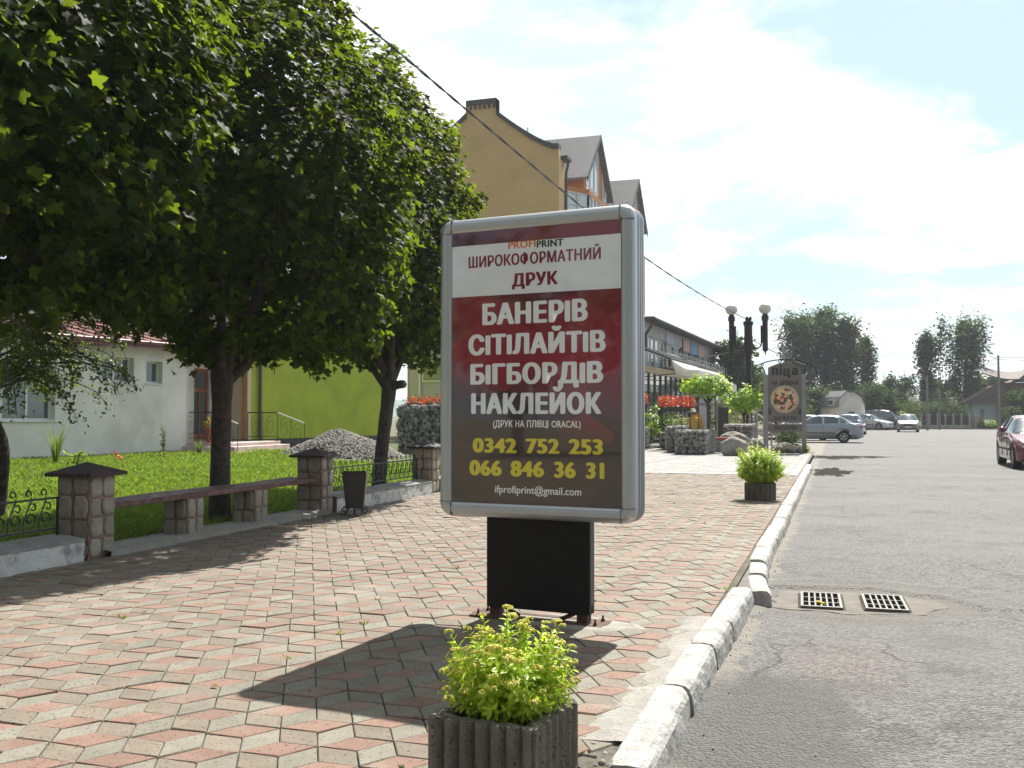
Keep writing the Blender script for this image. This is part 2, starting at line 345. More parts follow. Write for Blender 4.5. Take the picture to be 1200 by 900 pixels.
def stones_mesh(name, C, S, m, sub=1, flat=.25):
    v, f = ico(sub); n = len(C)
    rot = rng.normal(size=(n, 3, 3)); q, _ = np.linalg.qr(rot)
    sc = S[:, None, None] * (1 + rng.uniform(-flat, flat, (n, 1, 3)))
    V = v[None] * (1 + rng.uniform(-.18, .18, (n, len(v), 1)))
    V = np.einsum('nij,nkj->nki', q, V * sc) + C[:, None, :]
    F = f[None] + (np.arange(n) * len(v))[:, None, None]
    return np_mesh(name, V.reshape(-1, 3), F.reshape(-1, 3), [m])
MAPLE = np.array([(0, .35), (0, 0), (.36, -.06), (.33, .17), (.62, .40), (.50, .62), (.27, .58), (.17, .86), (0, 1.06), (-.17, .86), (-.27, .58), (-.50, .62), (-.62, .40), (-.33, .17), (-.36, -.06)])
OVAL = np.array([(0, .5), (0, 0), (.22, .25), (.27, .55), (.15, .85), (0, 1.05), (-.15, .85), (-.27, .55), (-.22, .25)])
WILLOW = np.array([(0, .5), (0, 0), (.15, .28), (.21, .58), (.12, .86), (0, 1.05), (-.12, .86), (-.21, .58), (-.15, .28)])
LANCE = np.array([(0, .5), (0, 0), (.15, .35), (.16, .65), (0, 1.05), (-.16, .65), (-.15, .35)])
FARL = np.array([(0, .5), (.05, 0), (.42, .45), (.0, 1.), (-.42, .55)])
def leaf_arrays(P, N, U, S, shape, fold=.12):
    N = N / np.linalg.norm(N, axis=1, keepdims=True)
    U = U - N * (U * N).sum(1, keepdims=True); U /= np.maximum(np.linalg.norm(U, axis=1, keepdims=True), 1e-6)
    T = np.cross(U, N); k = len(shape)
    x = shape[:, 0][None, :, None]; y = shape[:, 1][None, :, None]; s = S[:, None, None]
    V = P[:, None] + s * (x * T[:, None] + y * U[:, None] + (fold * np.abs(x) * 2 - fold * y * y) * N[:, None])
    f = np.array([(0, i, i + 1) for i in range(1, k - 1)] + [(0, k - 1, 1)])
    F = f[None] + (np.arange(len(P)) * k)[:, None, None]
    return V.reshape(-1, 3), F.reshape(-1, 3)
def leaves(name, P, N, U, S, shape, m, parent, singles=0, m2=None, m2frac=0., world=(0, 0, 0), kind='stuff'):
    """foliage of one plant; the `singles` leaves nearest the camera become leaf objects, the rest one mesh"""
    n = len(P)
    if singles:
        d = np.linalg.norm(P + np.array(world) - np.array((0, 0, CAMZ)), axis=1); idx = np.argsort(d)
        pick = idx[:singles * 3][::3]; msk = np.ones(n, bool); msk[pick] = False
        V, F = leaf_arrays(np.zeros((1, 3)), np.array([[0., 0, 1]]), np.array([[0., 1, 0]]), np.ones(1), shape)
        lm = np_mesh('leaf', V, F, [m])
        for i in pick:
            nz = Vector(N[i]).normalized(); u = Vector(U[i]); u = (u - nz * u.dot(nz)).normalized(); t = u.cross(nz)
            o = link('leaf', lm, parent); o.matrix_local = Matrix.Translation(Vector(P[i])) @ Matrix(((t.x, u.x, nz.x), (t.y, u.y, nz.y), (t.z, u.z, nz.z))).to_4x4() @ Matrix.Scale(float(S[i]), 4)
        P, N, U, S = P[msk], N[msk], U[msk], S[msk]
    V, F = leaf_arrays(P, N, U, S, shape)
    mats = [m]; mi = None
    if m2:
        mats = [m, m2]; mi = np.repeat((rng.random(len(P)) < m2frac).astype(int), len(F) // len(P))
    me = np_mesh(name, V, F, mats, mi)
    return link(name, me, parent, kind)
def sph(n):
    v = rng.normal(size=(n, 3)); return v / np.linalg.norm(v, axis=1, keepdims=True)

# ================================================================== SETTING
def sheet(name, poly, z, m, kind='structure'):
    return MB().add([(x, y, z) for x, y in poly], [tuple(range(len(poly)))]).build(name, m, kind=kind)
sheet('ground', [(-1200, -250), (1200, -250), (1200, 1250), (-1200, 1250)], -.16, 'earth')
# road: near part is a fine grid with a sunken patch round the drain grates; the rest is flat
GR = [(-.13, 8.0), (.33, 8.05)]
def in_recess(x, y):
    n = .5 * noise.noise(Vector((x * 2.2, y * 2.2, 4.))) + .25 * noise.noise(Vector((x * 7, y * 7, 1.)))
    d = math.sqrt(((x - .12) / .86) ** 2 + ((y - 8.0) / .62) ** 2) + n * .35
    return min(1, max(0, (1.02 - d) / .07))
def road_h(x, y):
    h = .012 * noise.noise(Vector((x * .7, y * .7, 0))) + .005 * noise.noise(Vector((x * 3, y * 3, 2)))
    r = in_recess(x, y)
    lip = .018 * math.exp(-((math.sqrt(((x - .2) / .95) ** 2 + ((y - 8.1) / .75) ** 2) - 1.12) / .14) ** 2) * (1 if y > 7.9 else .3)
    return -.125 + (h + lip) * (1 - r) - (.022 + .006 * noise.noise(Vector((x * 9, y * 9, 0)))) * r
xs = [-.84, -.74] + list(np.arange(-.7, 1.6, .03)) + list(np.arange(1.6, 6.2, .15)) + [6.5]; ys = list(np.arange(1.0, 12., .035)) + list(np.arange(12., 20.01, .2))
mb = MB(); nx = len(xs)
vs = [(x, y, road_h(x, y) if 1.2 < y < 19.5 and x < 6.3 else -.125) for y in ys for x in xs]
fs = [(j * nx + i, j * nx + i + 1, (j + 1) * nx + i + 1, (j + 1) * nx + i) for j in range(len(ys) - 1) for i in range(nx - 1)
      if not any(abs((xs[i] + xs[i + 1]) / 2 - g[0]) < .135 and abs((ys[j] + ys[j + 1]) / 2 - g[1]) < .30 for g in GR)]
mb.add(vs, fs).build('road', 'asphalt', smooth=True, kind='structure')
Yn = ys[-1]; Xn = 6.5
mb = MB()
mb.add([(-.74, -20, -.125), (200, -20, -.125), (200, 1, -.125), (6.5, 1, -.125), (-.74, 1, -.125)], [(0, 1, 2, 3, 4)])
mb.add([(6.5, 1, -.125), (200, 1, -.125), (200, Yn, -.125), (6.5, Yn, -.125)], [(0, 1, 2, 3)])
mb.add([(-.74, Yn, -.125), (200, Yn, -.125), (200, 104.5, -.125), (-30, 104.5, -.125), (-30, 70, -.125), (-6.5, 70, -.125), (-6.5, 38, -.125), (-.74, 36, -.125)], [tuple(range(8))])
mb.build('road', 'asphalt', kind='structure')
# sandy silt sheet inside the recess is the concrete collar round the grates
collar = MB()
cp = [(.12 + .66 * math.cos(a) * (1 + .5 * noise.noise(Vector((math.cos(a) * 2, math.sin(a) * 2, 5)))), 8.02 + .46 * math.sin(a) * (1 + .4 * noise.noise(Vector((math.cos(a) * 2, math.sin(a) * 2, 9))))) for a in np.linspace(0, 2 * math.pi, 49)[:-1]]
inn = []
for x, y in cp:
    t = min(.372 / max(abs(x - .10), 1e-3), .325 / max(abs(y - 8.025), 1e-3), 1); inn.append((.10 + (x - .10) * t, 8.025 + (y - 8.025) * t))
n = len(cp)
collar.add([(x, y, -.1435) for x, y in cp] + [(x, y, -.1435) for x, y in inn], [(i, (i + 1) % n, n + (i + 1) % n, n + i) for i in range(n)])
collar.b2(.022, .178, 7.70, 8.35, -.16, -.1435)
M['silt'] = mat('drain_silt', (.155, .143, .122), .95, .2, 7, .6, 60, dirt=(.16, .15, .13), dscale=3, damt=.7)
collar.build('drain_collar', 'silt', kind='structure')
# pavement base
sheet('pavement', [(-6.5, -6), (-.74, -6), (-.74, 36), (-6.5, 36)], -.008, 'joint')
sheet('pavement', [(-14, 20), (-6.5, 20), (-6.5, 46), (-14, 46)], -.008, 'joint')
# ------------------------------------------------- rhombus paving
S_ = .171; gap = .0035
def clipx(poly, xm, keep_less=True):
    out = []
    for i in range(len(poly)):
        a, b = poly[i], poly[(i + 1) % len(poly)]
        ia = (a[0] <= xm) == keep_less; ib = (b[0] <= xm) == keep_less
        if ia: out.append(a)
        if ia != ib:
            t = (xm - a[0]) / (b[0] - a[0]); out.append((xm, a[1] + t * (b[1] - a[1])))
    return out
E0 = [(math.cos(R(d)) * S_, math.sin(R(d)) * S_) for d in (60, 180, 300)]
kinds = [((0, 1), 0), ((1, 2), 2), ((2, 0), 1)]     # red, tan, light
TM = ['tile_red', 'tile_light', 'tile_tan']
tiles = []
a1 = (math.sqrt(3) * S_ * math.cos(R(30)), math.sqrt(3) * S_ * math.sin(R(30))); a2 = (0, math.sqrt(3) * S_)
for i in range(-34, 8):
    for j in range(-50, 135):
        cx = -1 + i * a1[0]; cy = 3.0 + i * a1[1] + j * a2[1]
        if not (-6.8 < cx < -.4 and .8 < cy < 22.6): continue
        for (p, q), k in kinds:
            A, B = E0[p], E0[q]
            poly = [(cx, cy), (cx + A[0], cy + A[1]), (cx + A[0] + B[0], cy + A[1] + B[1]), (cx + B[0], cy + B[1])]
            mx = sum(x for x, _ in poly) / 4; my = sum(y for _, y in poly) / 4
            if my > 21.6 or mx < -6.42: continue
            if -4.0 < mx - 0 and mx > -.885 and my < 6.1 : continue
            if mx > -.97 and my < 3.82: continue
            whole = True
            if max(x for x, _ in poly) > -.785:
                if my < 6.2: continue
                poly = clipx(poly, -.785); whole = False
            if len(poly) < 3: continue
            if min(x for x, _ in poly) < -6.34: poly = clipx(poly, -6.34, False); whole = False
            if len(poly) < 3: continue
            # shrink for the joint
            mx = sum(x for x, _ in poly) / len(poly); my = sum(y for _, y in poly) / len(poly)
            sh = [(mx + (x - mx) * .972, my + (y - my) * .972) for x, y in poly]
            if not whole and max(x for x, _ in sh) - min(x for x, _ in sh) < .03: continue
            tiles.append((k, mx, my, sh, whole))
def tile_zr(mx, my):
    t = noise.noise(Vector((mx * 1.1, my * 1.1, 0))) * .006
    return t
inview = [t for t in tiles if -.3 < 0 or True]
def fwd(x, y): return -x * .314 + y * .949
def lat(x, y): return x * .949 + y * .314
cand = sorted([t for t in tiles if t[4] and fwd(t[1], t[2]) > 3.3 and abs(lat(t[1], t[2]) / fwd(t[1], t[2])) < .54], key=lambda t: fwd(t[1], t[2]))[:300]
cs = set(id(t) for t in cand)
pav = thing('paving', 'pink, grey and tan rhombus paving blocks laid as tumbling cubes', 'paving', (0, 0, 0)); del pav['category']; pav['kind'] = 'structure'
protos = {}
for (k, mx, my, sh, wh) in cand:
    if k not in protos:
        tmp = MB().prism([(x - mx, y - my) for x, y in sh], -.05, 0, top_in=.004).build('paving_block', TM[k], pav); protos[k] = tmp.data; o = tmp
    else: o = link('paving_block', protos[k], pav)
    o.location = (mx, my, .004 + tile_zr(mx, my) + random.gauss(0, .0019)); o.rotation_euler = (random.gauss(0, .009), random.gauss(0, .009), random.gauss(0, .006))
rest = MB()
for t in tiles:
    if id(t) in cs: continue
    k, mx, my, sh, wh = t; z = .004 + tile_zr(mx, my) + random.gauss(0, .0019); tx, ty = random.gauss(0, .009), random.gauss(0, .009)
    n = len(sh); ang = random.gauss(0, .006)
    o0 = len(rest.v); rest.prism(sh, z - .05, z, k, top_in=.004)
    for q in range(o0, len(rest.v)):
        x, y, zc = rest.v[q]; dx, dy = x - mx, y - my
        rest.v[q] = (mx + dx - dy * ang, my + dy + dx * ang, zc + dx * tx + dy * ty)
rest.build('paving_block', TM, pav, kind='stuff')
# grey rectangular pavers beyond
gp = thing('paving', 'pale grey rectangular paving blocks beyond the rhombus paving', 'paving'); del gp['category']; gp['kind'] = 'structure'
def pavers(x0, x1, y0, y1, m='paver', par=gp):
    n1 = 0; mb = MB(); pm = None; cnt = 0
    y = y0; r = 0
    while y < y1:
        x = x0 - (r % 2) * .2
        while x < x1:
            a, b = max(x, x0), min(x + .4, x1)
            if b - a > .05: mb.b2(a + .006, b - .006, y + .006, y + .194, -.05, .002 + random.uniform(0, .004))
            x += .4
        y += .2; r += 1
    mb.build('paving_block', m, par, kind='stuff')
pavers(-6.4, -.75, 21.75, 34.0); pavers(-13.5, -6.4, 21.75, 38)
# strip of mortar at the jagged tile edge by the kerb
mo = MB(); pts = []
ysm = np.arange(3.86, 6.4, .06)
vs = []; 
for y in ysm:
    for q, x in enumerate(np.linspace(-1.03, -.76, 8)):
        vs.append((x, y, -.004 + (.010 + .006 * noise.noise(Vector((x * 9, y * 9, 0)))) * min(1, q / 3) + (.004 if q > 4 else 0)))
mo.add(vs, [(j * 8 + i, j * 8 + i + 1, (j + 1) * 8 + i + 1, (j + 1) * 8 + i) for j in range(len(ysm) - 1) for i in range(7)])
mo.build('mortar_strip', 'mortar', smooth=True, kind='structure')
# hole with rubble at the kerb end, bottom of the frame
hole = MB(); hole.add([(x, y, -.05 + .02 * noise.noise(Vector((x * 20, y * 20, 3)))) for y in np.linspace(2.9, 3.86, 12) for x in np.linspace(-1.12, -.80, 8)], [(j * 8 + i, j * 8 + i + 1, (j + 1) * 8 + i + 1, (j + 1) * 8 + i) for j in range(11) for i in range(7)])
hole.build('soil_patch', 'soil', kind='structure')
MB().b2(-.80, -.62, 7.4, 9.2, -.15, -.03).build('gutter_soil', 'silt', kind='structure')
C = np.column_stack([rng.uniform(-1.08, -.80, 160), rng.uniform(3.2, 3.86, 160), rng.uniform(-.045, -.005, 160)])
tg = link('rubble', stones_mesh('rubble', C, rng.uniform(.006, .022, 160), 'gravel'), kind='stuff'); tg['label'] = 'dark rubble and grit in the gap at the kerb end'; tg['category'] = 'rubble'
# small debris along kerb foot and on the road
C = np.column_stack([rng.normal(-.56, .04, 160), rng.uniform(3., 20, 160), np.full(160, -.123)])
C2 = np.column_stack([rng.uniform(-.4, 4, 120), rng.uniform(3., 16, 120), np.full(120, -.123)])
gk = link('grit', stones_mesh('grit', np.vstack([C, C2]), rng.uniform(.002, .006, 280), 'palestone'), kind='stuff'); gk['label'] = 'loose grit along the kerb foot and on the asphalt'; gk['category'] = 'grit'

# ------------------------------------------------- kerb
kerb = thing('kerb', 'whitewashed concrete kerb of worn blocks', 'kerb'); del kerb['category']; kerb['kind'] = 'structure'
def kerb_block(y0, y1, xc, rz, dz, wdt=.155, seed=0, roll=0.):
    bm = bmesh.new(); L = y1 - y0; ny = max(6, int(L / .07))
    prof = [(-wdt / 2, -.16), (-wdt / 2, .0), (-wdt / 2 + .012, .012), (0, .016), (wdt / 2 - .035, .012), (wdt / 2 - .012, -.004), (wdt / 2, -.03), (wdt / 2 + .008, -.09), (wdt / 2 + .012, -.16)]
    V = []; F = []; k = len(prof)
    for j in range(ny + 1):
        y = -L / 2 + L * j / ny
        e = min(j, ny - j)
        for i, (x, z) in enumerate(prof):
            nn = noise.noise(Vector((x * 14 + seed, (y + yc_(y0, y1)) * 9, z * 14))) * .009
            ed = .010 if e == 0 and z > -.05 else 0
            cx = x * (1 - (.05 if e == 0 else 0)); V.append((cx + (nn if abs(x) > .02 else 0), y, z + nn * .6 - ed + roll * x))
    F = [(j * k + i, j * k + i + 1, (j + 1) * k + i + 1, (j + 1) * k + i) for j in range(ny) for i in range(k - 1)] + [tuple(range(k))[::-1], tuple(ny * k + i for i in range(k))]
    o = MB().add(V, F).build('kerb_block', 'kerb', kerb, smooth=False); o.location = (xc, (y0 + y1) / 2, dz); o.rotation_euler = (0, 0, rz)
    return o
def yc_(a, b): return (a + b) / 2
kb = [(3.60, 4.72, -.745, .012, .004), (4.73, 5.60, -.735, -.008, .010), (5.61, 6.32, -.715, -.02, .012), (6.34, 7.10, -.695, -.02, .006), (7.12, 7.60, -.69, -.03, -.002),
      (7.66, 8.40, -.60, .12, -.035), (8.44, 9.05, -.655, .06, -.02), (9.08, 9.95, -.685, .01, .0)]
y = 9.97; 
for b in kb: kerb_block(*b, seed=b[0], roll=random.uniform(-.04, .04))
while y < 26.5:
    L = random.uniform(.82, 1.0); kerb_block(y, y + L, -.69 + random.gauss(0, .006), random.gauss(0, .008), random.gauss(0, .004), seed=y); y += L + .015
kerb_block(1.2, 2.2, -.75, 0, 0); kerb_block(2.22, 3.2, -.75, .01, -.005, seed=3)
# low kerb return at the driveway
MB().b2(-1.2, -.70, 26.9, 27.1, -.16, -.02, ch=.02).build('kerb_block', 'kerb', kerb)

# wet dark patches on the road
def blob(cx, cy, rx, ry, z, m, name, seed, n=90):
    rr_ = lambda a, q: 1 + .8 * noise.noise(Vector((math.cos(a) * 2.2, math.sin(a) * 2.2, q))) + .35 * noise.noise(Vector((math.cos(a) * 7, math.sin(a) * 7, q)))
    p = [(cx + rx * math.cos(a) * rr_(a, seed), cy + ry * math.sin(a) * rr_(a, seed + .2)) for a in np.linspace(0, 2 * math.pi, n + 1)[:-1]]
    return MB().add([(x, y, z) for x, y in p], [tuple(range(n))]).build(name, m, kind='structure')
blob(-.1, 34.5, .75, 1.3, -.121, 'wet', 'puddle', 1); blob(.9, 35.2, .7, .7, -.1212, 'wet', 'puddle', 2)
blob(-.15, 25.6, .42, 1.7, -.121, 'wet', 'puddle', 3)

# ------------------------------------------------- drain grates
def grate(cx, cy, label, leaf=False):
    t = thing('drain_grate', label, 'drain grate', (cx, cy, -.137), R(2), 'drain grates in the sunken road patch')
    f = MB(); w, l = .30, .62
    f.b2(-w / 2, w / 2, -l / 2, -l / 2 + .03, -.03, .012); f.b2(-w / 2, w / 2, l / 2 - .03, l / 2, -.03, .012)
    f.b2(-w / 2, -w / 2 + .02, -l / 2 + .03, l / 2 - .03, -.03, .012); f.b2(w / 2 - .02, w / 2, -l / 2 + .03, l / 2 - .03, -.03, .012)
    f.build('frame', 'grate', t)
    bars = MB(); b2 = MB()
    for i in range(1, 6): b2.b2(-w / 2 + .02, w / 2 - .02, 0, 0, 0, 0)
    bars = None
    for i in range(6):
        x = -w / 2 + .02 + (w - .04) * (i + .5) / 6
        if i: MB().box((-w / 2 + .02 + (w - .04) * i / 6, 0, -.006), (.013, l - .06, .034)).build('bar', 'grate', t)
    for k in (-1, 1): MB().box((0, k * .098, -.008), (w - .04, .016, .030)).build('cross_bar', 'grate', t)
    pit = MB(); pit.b2(-w / 2 + .003, w / 2 - .003, -l / 2 + .003, l / 2 - .003, -.5, -.45); pit.b2(-w / 2 - .02, -w / 2 - .001, -l / 2, l / 2, -.5, -.004); pit.b2(w / 2 + .001, w / 2 + .02, -l / 2, l / 2, -.5, -.004)
    pit.b2(-w / 2, w / 2, l / 2 + .001, l / 2 + .02, -.5, -.004); pit.b2(-w / 2, w / 2, -l / 2 - .02, -l / 2 - .001, -.5, -.004)
    pit.build('pit', 'soil', t); return t
M['grate'] = mat('cast_iron_grate', (.125, .117, .11), .55, .12, 20, .3, 120, metal=.3)
grate(GR[0][0], GR[0][1], 'cast iron drain grate nearest the kerb with a yellow leaf on it')
grate(GR[1][0], GR[1][1], 'cast iron drain grate farther from the kerb, beside the broken asphalt edge')
lf = leaves('fallen_leaf', np.array([[0., 0, 0]]), np.array([[.2, .1, 1.]]), np.array([[1., .3, 0]]), np.array([.075]), MAPLE, 'mapleY', None, kind=None)
lf.location = (-.16, 7.84, -.115); tag(lf, 'fallen yellow leaf lying on the left drain grate', 'leaf')

# ================================================================== ADVERTISING LIGHTBOX
def tw_(s):
    me = text_mesh(s); v = [p.co.x for p in me.vertices]; return min(v), max(v)
def text_mesh(s, bold=.02, font=None):
    c = bpy.data.curves.new('t', 'FONT'); c.body = s.replace('І', 'l'); c.space_character = 1 + bold * 2.2; c.resolution_u = 4; c.fill_mode = 'FRONT'
    o = bpy.data.objects.new('t', c); COL.objects.link(o); bpy.context.view_layer.update()
    me = bpy.data.meshes.new_from_object(o.evaluated_get(bpy.context.evaluated_depsgraph_get()))
    bpy.data.objects.remove(o); bpy.data.curves.remove(c); return me
def lettering(s, x0, x1, zc, cap, y, m, parent, bold=.02, name='lettering', xf=None):
    """flat letters in the local xz plane facing -y, x0..x1 wide, capital height cap, centred on zc"""
    if ' ' in s:
        ws = s.split(' '); a0, b0 = tw_(s)
        for k in range(len(ws)):
            e = tw_(' '.join(ws[:k + 1]))[1]; q = tw_(ws[k]); f = lambda v: x0 + (x1 - x0) * (v - a0) / (b0 - a0)
            lettering(ws[k], f(e - (q[1] - q[0])), f(e), zc, cap, y, m, parent, bold, name)
        return
    me0 = text_mesh(s, bold); v = np.empty(len(me0.vertices) * 3); me0.vertices.foreach_get('co', v); v = v.reshape(-1, 3)
    F = [tuple(p.vertices) for p in me0.polygons]; a, b = v[:, 0].min(), v[:, 0].max(); bx, bz = bold * 1.35, bold * .55
    sx = (x1 - x0) / (b - a + 2 * bx); sz = cap / (.70 + 2 * bz); V = []; FF = []; q = 0
    for ox, oz in [(0, 0), (-1, 0), (1, 0), (-.6, .8), (.6, .8), (-.6, -.8), (.6, -.8), (-.5, 0), (.5, 0)]:
        if bold < .01 and q: break
        o = len(V); q += 1
        V += [(x0 + (p[0] - a + bx + ox * bx) * sx, y - .00012 * q, zc + (p[1] - .35 + oz * bz) * sz) for p in v]; FF += [tuple(i + o for i in f) for f in F]
    me = bpy.data.meshes.new(name); me.from_pydata(V, [], FF); me.materials.append(M[m]); me.update()
    return link(name, me, parent)
sign = thing('advertising_lightbox', 'tall silver framed advertising lightbox with a red and black printing poster on a black pedestal', 'billboard', (-1.801, 6.003, 0), R(-6.8))
PZ0, PZ1 = .735, 2.485; HW = .58
def rr_outline(hw, z0, z1, r, n=8):
    pts = []
    for cx, cz, a0 in ((hw - r, z1 - r, 0), (-hw + r, z1 - r, 90), (-hw + r, z0 + r, 180), (hw - r, z0 + r, 270)):
        for k in range(n + 1):
            a = R(a0 + 90 * k / n); pts.append((cx + r * math.cos(a), cz + r * math.sin(a)))
    return pts
def ring(o1, y1, o2, y2, mbx):
    n = len(o1); mbx.add([(x, y1, z) for x, z in o1] + [(x, y2, z) for x, z in o2], [(i, (i + 1) % n, n + (i + 1) % n, n + i) for i in range(n)])
FW, FD = .094, .12
def frame_side(sgn, name):
    oo = rr_outline(HW + FW, PZ0 - FW, PZ1 + FW, .085); n = len(oo)
    f = MB()
    # rounded aluminium profile: outline offset inwards through several depth steps
    steps = [(0, -.008), (0, -.075), (.006, -.095), (.018, -.108), (.036, -.116), (.058, -.117), (.078, -.112), (.090, -.102), (.094, -.090)]
    prev = None
    for ins, yy in steps:
        r = max(.085 - ins, .004); cur = rr_outline(HW + FW - ins, PZ0 - FW + ins, PZ1 + FW - ins, r)
        if prev: ring(prev[0], prev[1] * -sgn, cur, yy * -sgn, f) if sgn < 0 else ring(cur, -yy, prev[0], -prev[1], f)
        prev = (cur, yy)
    return f.build('frame', 'alu', sign, smooth=True)
fr = frame_side(-1, 'f'); frb = frame_side(1, 'f')
for o in (fr, frb):
    pass
# the front opens towards -y
core = MB(); oo = rr_outline(HW + FW - .012, PZ0 - FW + .012, PZ1 + FW - .012, .075); n = len(oo)
ring(oo, -.012, oo, .012, core); core.build('core', 'alu_dark', sign)
for yy in (-.03, -.05, .03, .05):       # grooves in the outer edge of the profile
    g = MB(); o1 = rr_outline(HW + FW + .0015, PZ0 - FW - .0015, PZ1 + FW + .0015, .087); ring(o1, yy - .004, o1, yy + .004, g); g.build('groove', 'alu_dark', sign)
# corner seams
for sx in (-1, 1):
    for z, zz in ((PZ0, PZ0 - FW), (PZ1, PZ1 + FW)):
        a, b = (z, zz)
        MB().box((sx * (HW + FW / 2), -.0955 - .010, z), (FW - .01, .026, .0025)).build('seam', 'alu_dark', sign)
        MB().box((sx * HW, -.1055, (a + b) / 2), (.0025, .026, FW - .01)).build('seam', 'alu_dark', sign)
# poster: flat print, bands and facets
def poster_mat():
    m = bpy.data.materials.new('poster_print'); m.use_nodes = True; N = NT(m.node_tree); N.nt.nodes.clear()
    P = N.n('ShaderNodeTexCoord').outputs['Object']; s = N.n('ShaderNodeSeparateXYZ', {0: P}); X, Z = s.outputs[0], s.outputs[2]
    vo = N.n('ShaderNodeTexVoronoi', {'Vector': N.n('ShaderNodeVectorMath', {0: P, 1: (1., 1., 1.6)}, operation='MULTIPLY').outputs[0], 'Scale': 2.6}); cell = N.n('ShaderNodeSeparateColor', {0: vo.outputs['Color']}).outputs[0]
    t = N.math('ADD', N.math('ADD', N.math('MULTIPLY', Z, 1.0), N.math('MULTIPLY', X, .38)), N.math('MULTIPLY', cell, .30))
    red = N.ramp(t, 1.45, 1.86)
    dk = N.mix(cell, (.075, .045, .052, 1), (.105, .06, .068, 1)); rd = N.mix(cell, (.23, .022, .038, 1), (.36, .036, .058, 1))
    c = N.mix(red, dk, rd)
    # darker facet just under the white band
    top = N.ramp(N.math('ADD', Z, N.math('MULTIPLY', N.math('ABSOLUTE', X), -.30)), 1.93, 2.0)
    c = N.mix(N.math('MULTIPLY', top, .65), c, (.055, .018, .026, 1))
    white = N.math('MULTIPLY', N.math('GREATER_THAN', Z, 2.068), N.math('LESS_THAN', Z, 2.402))
    c = N.mix(white, c, (.88, .85, .85, 1))
    strip = N.math('GREATER_THAN', Z, 2.402)
    sc = N.mix(N.ramp(X, -.55, .2), (.10, .025, .07, 1), (.24, .02, .04, 1))
    c = N.mix(strip, c, sc)
    pr = N.n('ShaderNodeBsdfPrincipled', {'Base Color': c, 'Roughness': .6, 'Emission Color': c, 'Emission Strength': .10})  # faint emission stands in for daylight passing through the box; no lamp is lit
    N.nt.links.new(pr.outputs[0], N.n('ShaderNodeOutputMaterial').inputs[0]); return m
M['poster'] = poster_mat()
M['p_maroon'] = mat('print_maroon', (.25, .018, .045), .6, .0, emit=(0.25, 0.018, 0.045, .10)); M['p_white'] = mat('print_white', (.90, .88, .86), .6, .02, emit=(0.9, 0.88, 0.86, .10))  # lettering colours also glow slightly, imitating daylight from behind
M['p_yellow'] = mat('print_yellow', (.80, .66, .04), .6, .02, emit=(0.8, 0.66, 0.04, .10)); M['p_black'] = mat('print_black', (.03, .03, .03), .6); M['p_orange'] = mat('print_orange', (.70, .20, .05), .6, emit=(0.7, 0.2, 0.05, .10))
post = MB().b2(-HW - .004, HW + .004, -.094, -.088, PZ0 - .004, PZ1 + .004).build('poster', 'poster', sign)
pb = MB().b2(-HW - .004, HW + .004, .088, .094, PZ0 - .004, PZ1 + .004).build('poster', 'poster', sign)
lines = [('PROFI', 594.5, 627, 284.7, 8.5, 'p_orange', .034), ('PRINT', 628, 659.5, 283.6, 8.5, 'p_black', .034), ('ШИРОКОФОРМАТНИЙ', 547.7, 703.7, 301.0, 13.5, 'p_maroon', .031), ('ДРУК', 598.8, 653, 326, 15.5, 'p_maroon', .042),
         ('БАНЕРІВ', 564, 688, 365.5, 25.5, 'p_white', .052), ('СІТІЛАЙТІВ', 547.7, 709, 402, 24.5, 'p_white', .052), ('БІГБОРДІВ', 550, 706, 437.5, 24.5, 'p_white', .052), ('НАКЛЕЙОК', 551, 704, 473, 24.5, 'p_white', .052),
         ('(ДРУК НА ПЛІВЦІ ORACAL)', 576.7, 679.5, 496.8, 8., 'p_white', .02), ('0342 752 253', 552.9, 705.5, 522.6, 18, 'p_yellow', .05), ('066 846 36 31', 549, 707, 549.6, 19, 'p_yellow', .05), ('ifprofiprint@gmail.com', 579, 680, 574.5, 9.0, 'p_white', .014)]
def pmap(px):
    s = (px - 529) / 198; return -HW + 2 * HW * s * 6.41 / (5.92 * (1 - s) + s * 6.41)
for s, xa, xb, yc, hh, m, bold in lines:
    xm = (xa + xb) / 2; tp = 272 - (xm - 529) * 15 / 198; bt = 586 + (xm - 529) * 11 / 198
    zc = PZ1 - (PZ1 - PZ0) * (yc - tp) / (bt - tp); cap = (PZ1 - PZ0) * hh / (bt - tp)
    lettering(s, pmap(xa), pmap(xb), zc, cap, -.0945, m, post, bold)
MB().b2(-HW - .002, HW + .002, -.1005, -.0985, PZ0 - .002, PZ1 + .002).build('glass_pane', 'glass', sign)
MB().b2(-.353, .353, -.045, .045, .065, PZ0 - FW + .015, ch=.003).build('pedestal', 'black', sign)
MB().b2(.3535, .356, -.030, .036, .12, PZ0 - FW).build('pedestal_edge', 'alu_dark', sign)
for sx in (-1, 1):
    MB().b2(sx * .30 - .035, sx * .30 + .035, -.035, .035, .012, .066).build('foot', 'rust', sign)
    MB().tube([(sx * .25, 0, .066), (sx * .14, 0, .014)], .014, 4).build('brace', 'rust', sign)
MB().b2(-.45, .45, -.105, -.045, .004, .015).build('base_plate', 'rust', sign); MB().b2(-.45, .45, .045, .105, .004, .015).build('base_plate', 'rust', sign)
for sx in (-1, 1):
    MB().b2(sx * .36 - .1, sx * .36 + .1, -.044, .044, .0045, .0145).build('base_plate', 'rust', sign)
    for yy in (-.07, .07):
        MB().lathe([(.013, .015), (.013, .028), (.007, .028), (.007, .05)], 6, (sx * .40, yy, 0)).build('bolt', 'rust', sign)
